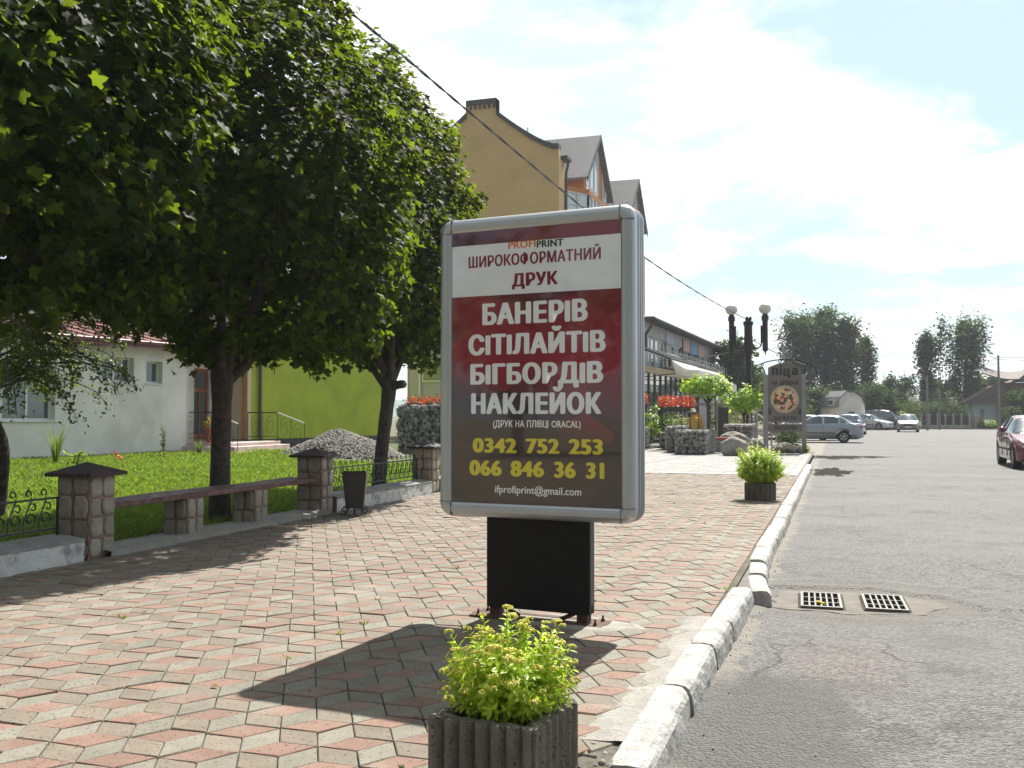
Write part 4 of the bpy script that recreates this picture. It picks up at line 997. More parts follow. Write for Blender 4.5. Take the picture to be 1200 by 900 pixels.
for (a, b, c, d), nm in zip(ops, (2, 1, 1)):
    wf = MB(); fx = -.22; q = .055
    wf.b2(fx - .03, fx + .03, a, b, c, c + q); wf.b2(fx - .03, fx + .03, a, b, d - q, d); wf.b2(fx - .03, fx + .03, a, a + q, c + q, d - q); wf.b2(fx - .03, fx + .03, b - q, b, c + q, d - q)
    for k in range(1, nm + 1): 
        if nm > 1 or b - a > .8: wf.b2(fx - .03, fx + .03, a + (b - a) * k / (nm + 1) - .03, a + (b - a) * k / (nm + 1) + .03, c + q, d - q)
    wo = wf.build('window', 'pvc', wh); MB().b2(fx - .006, fx + .002, a + .02, b - .02, c + .02, d - .02).build('pane', 'glass_dark', wo)
    MB().b2(-.02, .05, a - .05, b + .05, c - .035, c - .003).build('sill', 'pvc', wh)
MB().b2(-.30, -.26, -9, 6, .1, 3).build('interior', 'plinth', wh)
rf = MB(); 
rf.add([(.45, -9.3, 3.14), (.45, 6.75, 3.14), (-4, 6.75, 4.1), (-4, -9.3, 4.1), (.45, -9.3, 3.22), (.45, 6.75, 3.22), (-4, 6.75, 4.2), (-4, -9.3, 4.2)], [(0, 1, 2, 3), (4, 7, 6, 5), (0, 4, 5, 1), (1, 5, 6, 2), (3, 2, 6, 7), (0, 3, 7, 4)])
ro = rf.build('roof', 'redroof', wh)
MB().b2(.40, .52, -9.3, 6.7, 3.22, 3.33, ch=.02).build('gutter', 'redroof', ro)
for k in range(24): MB().add([(.45, -9 + k * .66, 3.222), (.45, -8.96 + k * .66, 3.222), (-4, -8.96 + k * .66, 4.202), (-4, -9 + k * .66, 4.202), (.45, -9 + k * .66, 3.252), (.45, -8.96 + k * .66, 3.252), (-4, -8.96 + k * .66, 4.232), (-4, -9 + k * .66, 4.232)], [(0, 3, 7, 4), (1, 5, 6, 2), (4, 7, 6, 5), (0, 4, 5, 1)]).build('seam', 'redroof', ro)
MB().b2(-4.3, -4.0, -9, 9, 0, 5.4).build('upper_wall', 'cream', wh)
# entrance recess: door set back, its wall facing the street
en = thing('entrance_porch', 'brown glazed double door at the top of pinkish steps between the white and green walls', 'entrance', (-19.6, 25.4, .05))
wall_open(MB(), .1, 2.60, .37, 3.4, -.25, 0, [(.35, 2.2, .40, 2.75)]).build('wall', 'white_plaster', en)
dr = MB(); 
for (a, b, c, d) in [(.35, .45, .4, 2.75), (2.1, 2.2, .4, 2.75), (1.2, 1.34, .4, 2.75), (.45, 1.2, .4, .62), (1.34, 2.1, .4, .62), (.45, 1.2, 2.62, 2.75), (1.34, 2.1, 2.62, 2.75), (.45, 1.2, 1.98, 2.1), (1.34, 2.1, 1.98, 2.1), (.78, .86, .62, 1.98), (1.68, 1.76, .62, 1.98)]: dr.b2(-.16, -.08, a, b, c, d)
do = dr.build('door', 'brownwood', en); MB().b2(-.128, -.118, .44, 2.11, .6, 2.63).build('pane', 'glass_dark', do); MB().b2(-.08, -.03, 1.22, 1.25, 1.2, 1.42).build('handle', 'pvc', do)
for k, (x1, y1, z0, z1) in enumerate([(2.42, -.25, .30, .40), (2.77, -.50, .16, .299), (3.12, -.75, .0, .159)]):
    MB().b2(.005 if k == 0 else .95, x1, y1, 2.58, z0, z1, ch=.008).build('step', 'pinkstep', en)
MB().b2(.005, 2.6, -.1, 2.57, .0, .295).build('landing_base', 'plinth', en)
MB().b2(-.25, 1.6, -.6, 2.6, 3.42, 3.52).build('canopy', 'redroof', en)
def railing(label, pts, base_z, loc=(-19.6, 25.4, .05)):
    t = thing('stair_railing', label, 'railing', loc, 0, 'thin black stair railings')
    for i in range(len(pts) - 1):
        a, b = Vector(pts[i]), Vector(pts[i + 1]); MB().tube([a, b], .02, 6).build('handrail', 'blackiron' if abs(a.z - b.z) < .1 else 'pvc', t)
        MB().tube([a - Vector((0, 0, .78)), b - Vector((0, 0, .78))], .01, 5).build('lower_rail', 'blackiron', t)
        n = max(2, int((b - a).length / .55))
        for k in range(n + 1):
            p = a.lerp(b, k / n); MB().tube([p, p - Vector((0, 0, .92))], .011, 5).build('baluster', 'blackiron', t)
            if k < n:
                q = a.lerp(b, (k + .5) / n) - Vector((0, 0, .42)); dr_ = (b - a).normalized()
                MB().tube([q + dr_ * (x * 2.1) + Vector((0, 0, z * 3.6)) for x, z in spiral(0, 0, .09, .03, R(90), 1.3, 14)], .007, 4).build('scroll', 'blackiron', t)
railing('thin black railing along the near side of the entrance landing, beside the flower pot', [(.8, -.2, 1.32), (1.8, -.2, 1.32)], .4)
railing('thin black railing with white sloping handrail down the near steps behind the maple trunk', [(1.8, -.22, 1.32), (2.95, -.62, .98)], .4)
railing('black railing with white sloping handrail on the far side of the entrance steps', [(1.3, 2.4, 1.32), (2.42, 2.4, 1.32), (3.4, 2.4, .98)], .4)
fp = thing('flower_pot', 'red pedestal flower pot with a plant on the entrance landing', 'flower pot', (-18.0, 25.35, .455))
MB().lathe([(.13, 0), (.13, .03), (.04, .08), (.04, .2), (.13, .26), (.17, .42), (.19, .44), (.15, .44)], 14).build('pot', 'terracotta', fp, smooth=True)
n = 120; Pq = sph(n) * .17 + np.array([0, 0, .56]); leaves('plant', Pq, sph(n), sph(n), np.full(n, .08), OVAL, 'brightbush', fp, 0, 'redflower', .25)

# ------------------------------------------------- lime building
lm = thing('lime_building', 'lime green walled building with dark plinth beyond the entrance steps', 'building', (-18.35, 28.0, .05), h9)
MB().b2(-6, 0, .02, 7.6, .43, 5.6).build('wall', 'lime', lm); MB().b2(-6, .06, .0, 7.62, -.1, .427).build('plinth', 'plinth', lm)
MB().b2(-6.0, .02, -.16, .018, .43, 5.6).build('end_wall', 'cream', lm); MB().b2(-.18, .045, -.20, -.162, .43, 5.6).build('corner_trim', 'orange', lm)
MB().b2(-1.1, -.85, -.26, -.162, .38, 5.4).build('pilaster', 'white_plaster', lm)
MB().tube([(.09, .38, 5.5), (.09, .38, .5), (.16, .38, .42)], .055, 8).build('downpipe', 'darktrim', lm)
MB().b2(-6.2, .4, -.4, 7.9, 5.602, 5.75).build('roof', 'redroof', lm)
# grey low annex further back
an = thing('grey_annex', 'dark grey low building with a window, seen between the maple and the lightbox', 'building', (-17.6, 40, 0))
wall_open(MB(), -3.4, 2.6, 0, 4.6, 0, 0, []).v
fa = MB(); fa.b2(-.4, 2.8, 0, .2, 0, 4.4); fa.b2(-.4, 2.8, .2, 4, 4.2, 4.4); fa.b2(-.4, -.2, .2, 4, 0, 4.2); fa.b2(2.6, 2.8, .2, 4, 0, 4.2); fa.build('wall', 'greywall', an)
wf = MB(); wf.b2(.2, 2.1, -.05, -.005, 2.75, 3.7); wo = wf.build('window', 'pvc', an); MB().b2(.26, 1.12, -.06, -.052, 2.81, 3.64).build('pane', 'glass_dark', wo); MB().b2(1.18, 2.04, -.06, -.052, 2.81, 3.64).build('pane', 'glass_dark', wo)
MB().tube([(.1, -.08, 4.3), (.1, -.08, 0)], .05, 6).build('downpipe', 'pvc', an); MB().tube([(2.3, -.08, 4.3), (2.3, -.08, 0)], .09, 6).build('downpipe', 'pvc', an)
MB().b2(-.7, 3.1, -.4, 4.3, 4.402, 4.55).build('roof', 'darktrim', an)

# ------------------------------------------------- gravel heap
gh = thing('gravel_heap', 'heap of grey gravel on the lawn before the lime green wall', 'gravel', (-13.4, 25.0, .08))
def heap(n, rx, ry, hh, s0, s1, name, m, par):
    a = rng.uniform(0, 2 * math.pi, n); q = np.sqrt(rng.random(n)); x = q * np.cos(a); y = q * np.sin(a)
    z = hh * np.clip(1 - q ** 1.35, 0, 1) * (1 + .18 * np.array([noise.noise(Vector((i * 2, j * 2, 7))) for i, j in zip(x, y)]))
    return link(name, stones_mesh(name, np.column_stack([x * rx, y * ry, z]), rng.uniform(s0, s1, n), m), par, 'stuff')
core = MB(); N_ = 24
core.add([(1.8 * math.cos(a) * r, 1.65 * math.sin(a) * r, .75 * (1 - r ** 1.35) - .03) for r in (0.02, .3, .6, .85, 1.) for a in np.linspace(0, 2 * math.pi, N_ + 1)[:-1]], [(j * N_ + i, j * N_ + (i + 1) % N_, (j + 1) * N_ + (i + 1) % N_, (j + 1) * N_ + i) for j in range(4) for i in range(N_)] + [tuple(range(N_))])
core.build('heap_core', 'gravel', gh); heap(6500, 1.85, 1.7, .78, .022, .05, 'gravel', 'gravel', gh)

# ------------------------------------------------- gabions
def gabion(x0, x1, y0, y1, h, label, s=.055, dens=1., name='gabion'):
    t = thing(name, label, 'gabion', ((x0 + x1) / 2, (y0 + y1) / 2, 0), 0, 'stone-filled gabions'); hx, hy = abs(x1 - x0) / 2, abs(y1 - y0) / 2
    A = [2 * hx * h, 2 * hx * h, 2 * hy * h, 2 * hy * h, 4 * hx * hy]; C = []
    for k, ar in enumerate(A):
        n = int(ar / (s * s * 2.6) * dens * 1.9); u = rng.uniform(-1, 1, n); v = rng.uniform(0, 1, n)
        if k < 2: C.append(np.column_stack([u * (hx - s), np.full(n, (-1, 1)[k] * (hy - s)), s + v * (h - 2 * s)]))
        elif k < 4: C.append(np.column_stack([np.full(n, (-1, 1)[k - 2] * (hx - s)), u * (hy - s), s + v * (h - 2 * s)]))
        else: C.append(np.column_stack([u * (hx - s), (v * 2 - 1) * (hy - s), np.full(n, h - s)]))
    C = np.vstack(C); link('stones', stones_mesh('stones', C, rng.uniform(s * .6, s * 1.2, len(C)), 'gabion'), t, 'stuff')
    MB().b2(-hx + s * 1.3, hx - s * 1.3, -hy + s * 1.3, hy - s * 1.3, 0, h - s * 1.3).build('core', 'soil', t)
    wc = MB(); r = .003
    for z in np.arange(0.02, h + .01, .12): wc.tube([(-hx, -hy, z), (hx, -hy, z), (hx, hy, z), (-hx, hy, z), (-hx, -hy, z)], r, 3, cap=False)
    for x in np.arange(-hx, hx + .01, .12): wc.tube([(x, -hy, 0), (x, -hy, h)], r, 3, cap=False)
    for y_ in np.arange(-hy, hy + .01, .12): wc.tube([(hx, y_, 0), (hx, y_, h)], r, 3, cap=False)
    wc.build('wire_cage', 'wire', t); return t
gabion(-13.1, -10.2, 28, 29.2, 1.62, 'tall gabion of pale rubble below red flowers, left of the lightbox', .07)
gabion(-5.02, -3.98, 32, 34.6, .80, 'low square gabion box in front of the small round tree')
gabion(-7.6, -6.75, 36.3, 37.2, .85, 'low gabion post at the right edge of the lightbox')
gabion(-6.6, -5.3, 38.2, 38.8, .62, 'low gabion wall running between the gabion post and the gabion box')
gabion(-5.6, -5.05, 33.6, 38.1, .9, 'narrow gabion wall beside the gabion box')
gabion(-3.95, -2.9, 36.5, 38.6, .95, 'gabion wall behind the boulder and lamp post')

# ================================================================== OCHRE APARTMENT BLOCK
yb = thing('apartment_block', 'tall ochre apartment block with stepped gable and glazed orange dormers behind the lightbox', 'building', (-16.7, 60, 0))
def poly_yz(mb, pts, x0, x1, mi=0):
    n = len(pts); mb.add([(x0, a, b) for a, b in pts] + [(x1, a, b) for a, b in pts], [tuple(range(n)), tuple(range(2 * n - 1, n - 1, -1))] + [(i, i + n, (i + 1) % n + n, (i + 1) % n) for i in range(n)], mi); return mb
def poly_xz(mb, pts, y0, y1, mi=0):
    n = len(pts); mb.add([(a, y0, b) for a, b in pts] + [(a, y1, b) for a, b in pts], [tuple(range(n)), tuple(range(2 * n - 1, n - 1, -1))] + [(i, i + n, (i + 1) % n + n, (i + 1) % n) for i in range(n)], mi); return mb
cur = [(0, 18.3), (-.45, 18.3)] + [(-.45 - 3.75 * t, 18.35 + 2.5 * t ** 1.25) for t in np.linspace(0, 1, 9)]
cur += [(-4.2, 21.65), (-6.3, 21.65)]
full = cur + [(-12.6 - .0 - a, b) for a, b in [(p[0], p[1]) for p in cur[::-1]][2:]] if False else cur + [(-6.3 - .01, 21.65)] + [(-10.5 - p[0] * 1.0 , p[1]) for p in []]
left = [(-10.5 - x, z) for x, z in cur[::-1]]
gp_ = [(0, 0)] + cur + left[1:] + [(-10.5, 0)]
poly_xz(MB(), gp_, 0, .45).build('gable_wall', 'ochre', yb)
cp = MB(); allc = cur + left[1:]
for i in range(len(allc) - 1):
    (xa, za), (xb, zb) = allc[i], allc[i + 1]
    cp.add([(xa, -.14, za + .003), (xa, .6, za + .003), (xb, .6, zb + .003), (xb, -.14, zb + .003), (xa, -.14, za + .33), (xa, .6, za + .33), (xb, .6, zb + .33), (xb, -.14, zb + .33)], [(0, 1, 2, 3), (7, 6, 5, 4), (0, 3, 7, 4), (1, 5, 6, 2), (0, 4, 5, 1), (3, 2, 6, 7)])
cp.build('parapet_coping', 'darktrim', yb)
for k in range(6): MB().b2(-4.45 - k * .32, -4.33 - k * .32, -.10, -.003, 21.36, 21.60).build('dentil', 'darktrim', yb)
MB().b2(-.42, .0, .452, 1.4, 0, 17.9).build('return_wall', 'ochre', yb)
fo = [(1.9, 4.6, a, a + 1.7) for a in (2, 5, 8, 11)] + [(11., 14, a, a + 1.7) for a in (2, 5, 8, 11)] + [(18, 22, a, a + 1.7) for a in (2, 5, 8, 11)]
wall_open(MB(), 1.402, 31, 0, 16.2, -.6, -.25, fo).build('facade', 'deeporange', yb)
for (a, b, c, d) in fo:
    wo = MB().b2(-.5, -.44, a, b, c, d).build('window', 'pvc', yb)
    for k in range(3): MB().b2(-.435, -.43, a + .08 + k * (b - a) / 3, a + (k + 1) * (b - a) / 3 - .08, c + .1, d - .1).build('pane', 'glass_dark', wo)
rf = MB(); rf.add([(-.3, .5, 16.2), (-.3, 31, 16.2), (-5.25, 31, 21.2), (-5.25, .5, 21.2), (-10.2, .5, 16.2), (-10.2, 31, 16.2)], [(0, 1, 2, 3), (3, 2, 5, 4), (1, 5, 2)]); rf.build('roof', 'greyroof', yb)
MB().b2(-10.4, -10.1, .5, 31, 0, 16.2).build('rear_wall', 'ochre', yb); MB().b2(-10.1, -.6, 30.7, 31, 0, 16.2).build('end_wall', 'ochre', yb)
def dormer(yc, hw, ze, za, nm):
    """gabled dormer at the street front"""
    pts = [(yc - hw, 15.9), (yc + hw, 15.9), (yc + hw, ze - .05), (yc, za - .1), (yc - hw, ze - .05)]
    d = poly_yz(MB(), pts, -3, .0).build('dormer', 'deeporange', yb)
    for sg in (-1, 1):
        q = MB(); o = .45
        a, b = (yc + sg * (hw + o), ze - o * (za - ze) / hw), (yc, za)
        q.add([(.35, a[0], a[1]), (.35, b[0], b[1]), (-4.6, b[0], b[1]), (-4.6, a[0], a[1]), (.35, a[0], a[1] + .16), (.35, b[0], b[1] + .16), (-4.6, b[0], b[1] + .16), (-4.6, a[0], a[1] + .16)], [(0, 1, 2, 3), (7, 6, 5, 4), (0, 4, 5, 1), (1, 5, 6, 2), (2, 6, 7, 3), (3, 7, 4, 0)])
        q.build('dormer_roof', 'greyroof', d)
        q = MB(); q.add([(.36, a[0], a[1] - .2), (.36, b[0], b[1] - .2), (.36, b[0], b[1] + .2), (.36, a[0], a[1] + .2), (.42, a[0], a[1] - .2), (.42, b[0], b[1] - .2), (.42, b[0], b[1] + .2), (.42, a[0], a[1] + .2)], [(0, 3, 2, 1), (4, 5, 6, 7), (0, 1, 5, 4), (2, 3, 7, 6)]); q.build('barge_board', 'darktrim', d)
    # glazing in the gable: five tall panes following the slope
    for k in range(5):
        if k == 3: continue
        y0 = yc - hw * .86 + k * hw * .345; y1 = y0 + hw * .31; ztop = lambda y: min(ze + (za - ze) * (1 - abs(y - yc) / hw) - .45, za - .6)
        z0 = 16.3; g = MB(); g.add([(.02, y0, z0), (.02, y1, z0), (.02, y1, ztop(y1)), (.02, y0, ztop(y0))], [(0, 1, 2, 3)]); g.build('pane', 'glass_sky', d)
        f = MB(); f.b2(.02, .08, y0 - .05, y0 + .03, z0, ztop(y0)); f.b2(.02, .08, y0, y1, z0 - .06, z0 + .04); f.b2(.02, .08, y0, y1, 17.55, 17.64); f.b2(.02, .08, y1 - .03, y1 + .03, z0, ztop(y1)); f.build('window_frame', 'pvc', d)
    return d
dormer(10.2, 3.7, 18.15, 21.75, 1)
dormer(25.0, 3.5, 18.3, 21.9, 2)
# glazed bay under the first dormer
by = MB(); pts = [(0, 1.6), (1.1, 3.2), (1.1, 9.6), (0, 11.4)]
def bay(z0, z1, m, nm, off=0.):
    p = [(x + (off if x else 0), y) for x, y in pts]; n = 4
    return MB().add([(x, y, z0) for x, y in p] + [(x, y, z1) for x, y in p], [(i, (i + 1) % n, n + (i + 1) % n, n + i) for i in range(3)] + [(0, 1, 2, 3)[::-1], (4, 5, 6, 7)]).build(nm, m, yb)
bay(15.95, 16.28, 'deeporange', 'bay_cornice', .1); bay(12.9, 13.4, 'deeporange', 'bay_parapet', .1); g = bay(13.4, 15.95, 'glass_sky', 'bay_glazing')
for i in range(3):
    a, b = Vector((*pts[i], 0)), Vector((*pts[i + 1], 0)); n = max(2, int((b - a).length / 1.0))
    for k in range(n + 1):
        p = a.lerp(b, k / n); MB().box((p.x + .05, p.y, 14.68), (.12, .1, 2.5)).build('mullion', 'pvc', g)
    m_ = (a + b) / 2; q = MB(); q.tube([a + Vector((.04, 0, 15.1)), b + Vector((.04, 0, 15.1))], .05, 4); q.tube([a + Vector((.04, 0, 15.9)), b + Vector((.04, 0, 15.9))], .06, 4); q.build('transom', 'pvc', g)
bay(0, 12.9, 'deeporange', 'bay_wall')
dp = MB(); dp.tube([(.35, 1.0, 17.75), (.25, 1.3, 17.5), (.1, 1.42, 17.0), (.1, 1.42, 0)], .09, 6); dp.build('downpipe', 'darktrim', yb); MB().b2(-.2, .45, .46, 1.6, 17.75, 17.95).build('gutter', 'darktrim', yb)
MB().add([(.5, 14.2, 16.9), (.5, 21.0, 15.6), (-2, 21, 17.6), (-2, 14.2, 19.), (.5, 14.2, 17.1), (.5, 21, 15.8), (-2, 21, 17.8), (-2, 14.2, 19.2)], [(0, 1, 2, 3), (7, 6, 5, 4), (0, 4, 5, 1), (1, 5, 6, 2), (3, 7, 4, 0)]).build('mid_roof', 'darktrim', yb)
MB().b2(-.25, .0, 14.3, 21, 14.2, 15.9).build('mid_wall', 'deeporange', yb)
MB().tube([(-4.9, 9.0, 21.2), (-4.9, 9.0, 22.6)], .06, 5).build('roof_vent', 'pvc', yb)

# ================================================================== RESTAURANT
rz = R(-1.9)
rs = thing('restaurant', 'grey two-storey restaurant with a long glazed balcony row, banners and dark lower roof', 'building', (-10, 53.5, 0), rz)
LR = 25.8
win = [(.9, 24.8, 3.9, 5.72)]
wall_open(MB(), 0, LR, 0, 6.45, -.3, 0, win).build('facade', 'greywall', rs)
MB().b2(-9, 0, -.3, -.001, 0, 6.45).build('end_wall', 'greywall', rs); MB().b2(-9, 0, LR + .001, LR + .3, 0, 6.45).build('end_wall', 'greywall', rs)
MB().b2(-.9, -.7, .2, LR - .2, 3.8, 6.3).build('interior', 'darktrim', rs)
rr = MB(); rr.add([(.7, -.8, 6.45), (.7, LR + .8, 6.45), (-9.5, LR + .8, 6.45), (-9.5, -.8, 6.45), (.7, -.8, 6.62), (.7, LR + .8, 6.62), (-4.5, LR - 3, 8.0), (-4.5, 3, 8.0), (-9.5, LR + .8, 6.62), (-9.5, -.8, 6.62)], [(0, 3, 2, 1), (0, 1, 5, 4), (4, 5, 6, 7), (5, 8, 6), (7, 6, 8, 9), (4, 7, 9), (0, 4, 9, 3), (1, 2, 8, 5), (3, 9, 8, 2)]); rr.build('roof', 'darktrim', rs)
MB().tube([(.72, -.85, 6.52), (.72, LR + .85, 6.52)], .08, 6).build('gutter', 'darktrim', rs)
MB().tube([(.6, -.6, 6.4), (.5, -.45, 6.2), (.08, -.1, 5.7), (.08, -.1, 4.8)], .09, 6).build('downpipe', 'darktrim', rs)
for k in range(20):
    a = .9 + k * 1.195; m = ['glass_sky', 'glass_dark', 'glass_sky', 'glass_dark', 'glass_dark'][k % 5]
    w_ = MB(); w_.b2(-.2, -.12, a + .02, a + .12, 3.9, 5.72); w_.b2(-.2, -.12, a + 1.10, a + 1.17, 3.9, 5.72); w_.b2(-.2, -.12, a + .12, a + 1.1, 5.62, 5.72); w_.b2(-.2, -.12, a + .12, a + 1.1, 4.75, 4.82)
    w_ = w_.build('window', 'pvc', rs); MB().b2(-.17, -.165, a + .1, a + 1.12, 3.9, 5.65).build('pane', m, w_)
# balcony: slab, glass balustrade and posts
ba = MB().b2(0.001, 1.25, .2, 24.9, 3.75, 3.9).build('balcony', 'darktrim', rs)
for k in range(21): MB().box((1.2, .3 + k * 1.22, 4.35), (.05, .05, .95)).build('post', 'pvc', ba)
for k in range(20): MB().box((1.2, .3 + (k + .5) * 1.22, 4.33), (.015, 1.12, .75)).build('glass_panel', ['glass_sky', 'glass'][k % 3 == 0], ba)
MB().box((1.2, 12.5, 4.84), (.07, 24.6, .05)).build('handrail', 'wire', ba)
for (a, b, m) in [(5.8, 8.2, 'bannerpale'), (11.3, 11.5, 'bannerred'), (11.5, 14.0, 'bannerpink'), (14.4, 16.9, 'bannerblue'), (17.3, 19.9, 'bannerpink')]: MB().b2(.005, .06, a, b, 5.65 if m == 'bannerpale' else 5.5, 6.38 if m == 'bannerpale' else 6.3).build('banner', m, rs)
# lower roof over the ground floor terrace, ribbed
lr = MB(); lr.add([(1.3, -6, 4.45), (2.6, -6, 3.95), (2.6, 10.6, 3.95), (1.3, 11.2, 4.45), (1.3, -6, 4.57), (2.6, -6, 4.07), (2.6, 10.6, 4.07), (1.3, 11.2, 4.57)], [(0, 3, 2, 1), (4, 5, 6, 7), (0, 1, 5, 4), (1, 2, 6, 5), (2, 3, 7, 6)])
lo = lr.build('lower_roof', 'darktrim', rs)
for k in range(34): MB().add([(1.3, -5.8 + k * .5, 4.575), (2.62, -5.8 + k * .5, 4.075), (2.62, -5.72 + k * .5, 4.075), (1.3, -5.72 + k * .5, 4.575), (1.3, -5.8 + k * .5, 4.63), (2.62, -5.8 + k * .5, 4.13), (2.62, -5.72 + k * .5, 4.13), (1.3, -5.72 + k * .5, 4.63)], [(4, 5, 6, 7), (0, 1, 5, 4), (1, 2, 6, 5), (2, 3, 7, 6)]).build('rib', 'greyroof', lo)
MB().b2(-3, 1.28, -6, 10.8, 3.4, 3.74).build('lower_fascia', 'cream', rs)
MB().tube([(2.65, 10.5, 4.0), (2.5, 10.6, 3.7), (1.9, 10.7, 3.4), (1.9, 10.7, 0)], .08, 6).build('downpipe', 'darktrim', rs)
for k in range(12):
    y = -6 + k * 1.45; MB().box((1.2, y, 1.7), (.12, .12, 3.4)).build('post', 'darktrim', rs)
    if k < 11: MB().b2(1.17, 1.2, y + .08, y + 1.37, .5, 3.38).build('pane', 'glass_dark', rs)
MB().b2(1.14, 1.26, -6, 10, 0, .5).build('parapet', 'greywall', rs)
MB().b2(-3, -2.9, -6, 10, 0, 3.4).build('inner_wall', 'greywall', rs)
def awning(y0, y1, x0, x1, zt, zb, label):
    t = thing('awning', label, 'awning', (-10, 53.5, 0), rz, 'white cloth awnings')
    ny, nx2 = 20, 8; V = []
    for j in range(ny + 1):
        for i in range(nx2 + 1):
            y = y0 + (y1 - y0) * j / ny; f = i / nx2; x = x0 + (x1 - x0) * f
            V.append((x, y, zt + (zb - zt) * f - .16 * math.sin(math.pi * f) * (1 + .3 * math.sin(j * 1.2))))
    w1 = nx2 + 1
    MB().add(V, [(j * w1 + i, j * w1 + i + 1, (j + 1) * w1 + i + 1, (j + 1) * w1 + i) for j in range(ny) for i in range(nx2)]).build('cloth', 'awning', t, smooth=True)
    vv = MB(); V = [(x1, y0 + (y1 - y0) * j / 30, zb - (.0 if k == 0 else .38 + .07 * (j % 2))) for k in range(2) for j in range(31)]
    vv.add(V, [(j, j + 1, 32 + j, 31 + j) for j in range(30)]).build('valance', 'awning', t)
    s_ = MB(); s_.add([(x0, y0, zt), (x1, y0, zb), (x1, y0, zb - .38), (x0 + .2, y0, zb - .2)], [(0, 1, 2, 3)]).build('side_flap', 'awning', t)
    for y in (y0 + .1, y1 - .1): MB().tube([(x1 - .05, y, zb - .05), (1.2, y, zb - .3)], .025, 4).build('arm', 'darktrim', t)
awning(-5.8, 1.2, 2.62, 3.9, 3.95, 3.45, 'white cloth awning nearest the lightbox along the restaurant terrace')
awning(1.5, 9.8, 2.62, 3.7, 3.93, 3.15, 'white cloth awning at the far end above the small round tree')

# red flower boxes and shrubs on the terrace edge
def leafball(name, label, loc, rad, n, ls, m, cat='shrub', m2=None, frac=0., trunk=None, group=None, shape=OVAL, low=.3):
    t = thing(name, label, cat, loc, 0, group); cz = (trunk or 0) + rad[2] * (1 if trunk is None else .8)
    D = sph(max(4, n // 10)); D[:, 2] = np.where(D[:, 2] < 0, D[:, 2] * (1 - low), D[:, 2])
    k = rng.uniform(.55, 1.05, len(D)) * np.array([1 + .25 * noise.noise(Vector(d * 2.2) + Vector(loc)) for d in D])
    P = np.repeat(D * np.array(rad) * k[:, None], 10, 0) + rng.normal(0, .09 * max(rad[0], .4), (len(D) * 10, 3)) + np.array([0, 0, cz])
    P[:, 2] = np.maximum(P[:, 2], .02); n = len(P)
    N = np.repeat(D, 10, 0) * .6 + np.array([0, 0, .6]) + rng.normal(0, .4, (n, 3))
    leaves('crown' if trunk else 'foliage', P, N, sph(n), ls * rng.uniform(.6, 1.3, n), shape, m, t, 0, m2, frac)
    mb = MB()
    if trunk:
        limb_tube(mb, [(0, 0, -.1), (.02, 0, trunk * .5), (0, .02, trunk), (0, 0, cz + rad[2] * .3)], [max(.035, rad[0] * .06)] * 3 + [.02], 7)
        for i in range(5):
            a = i * 1.26; limb_tube(mb, [(0, 0, trunk * .9), (math.cos(a) * rad[0] * .4, math.sin(a) * rad[1] * .4, trunk + rad[2] * .5), (math.cos(a) * rad[0] * .7, math.sin(a) * rad[1] * .7, cz + rad[2] * .2)], [max(.025, rad[0] * .04), .02, .01], 5)
        mb.build('trunk', 'bark', t)
    else:
        for i in range(5): a = i * 1.26; mb.tube([(0, 0, 0), (math.cos(a) * rad[0] * .5, math.sin(a) * rad[1] * .5, cz)], .012, 4)
        mb.build('stem', 'bark', t)
    return t
def flower_box(loc, L, label, h=.45, n=700):
    t = thing('flower_box', label, 'flower box', loc, R(-1.9), 'long boxes of red flowers')
    MB().b2(-.15, .15, -L / 2, L / 2, 0, .22).build('box', 'darktrim', t)
    P = np.column_stack([rng.normal(0, .16, n), rng.uniform(-L / 2, L / 2, n), .2 + h * rng.beta(2, 2, n)]); leaves('flowers', P, sph(n) + np.array([.5, -.5, .5]), sph(n), rng.uniform(.05, .10, n), OVAL, 'redflower', t, 0, 'bushy', .14)
for k, (x, y, z, L) in enumerate([(-6.15, 40, 1.45, .6), (-7.45, 40.0, 1.5, .4)]):
    pass
def flower_row(x0, x1, y, z, label, h=.45, n=700):
    t = thing('flower_box', label, 'flower box', ((x0 + x1) / 2, y, z), 0, 'long boxes of red flowers'); L = x1 - x0
    MB().b2(-L / 2, L / 2, -.15, .15, 0, .2).build('box', 'darktrim', t)
    for sx in (-1, 1): MB().box((sx * L * .4, 0, -z / 2), (.06, .06, z)).build('leg', 'darktrim', t)
    P = np.column_stack([rng.uniform(-L / 2, L / 2, n), rng.normal(0, .13, n), .12 + h * rng.beta(2, 2, n)]); leaves('flowers', P, sph(n) + np.array([.3, -.6, .6]), sph(n), rng.uniform(.05, .10, n), OVAL, 'redflower', t, 0, 'bushy', .12)
flower_row(-6.9, -5.45, 40, 1.42, 'wide box of red-orange flowers above the shrubs right of the lightbox', .55, 900)
flower_row(-8.2, -7.35, 40, 1.55, 'short box of red flowers cut off by the right edge of the lightbox', .55, 450)
flower_row(-12.9, -10.4, 28.4, 1.64, 'red flowers growing along the top of the tall gabion', .28, 700) if False else None
ff = thing('flower_row', 'red flowers growing along the top of the tall gabion', 'flowers', (-11.6, 28.5, 1.6))
n = 900; P = np.column_stack([rng.uniform(-1.3, 1.4, n), rng.normal(0, .2, n), .34 * rng.beta(1.5, 2.5, n)]); leaves('flowers', P, sph(n) + np.array([.3, -.6, .6]), sph(n), rng.uniform(.05, .10, n), OVAL, 'redflower', ff, 0, 'bushy', .3)
MB().b2(-1.35, 1.45, -.15, .15, -.02, .06).build('soil_bed', 'soil', ff)
leafball('shrub', 'yellow-green upright shrub at the right edge of the lightbox', (-7.0, 38.6, .1), (.42, .42, .78), 900, .10, 'brightbush')
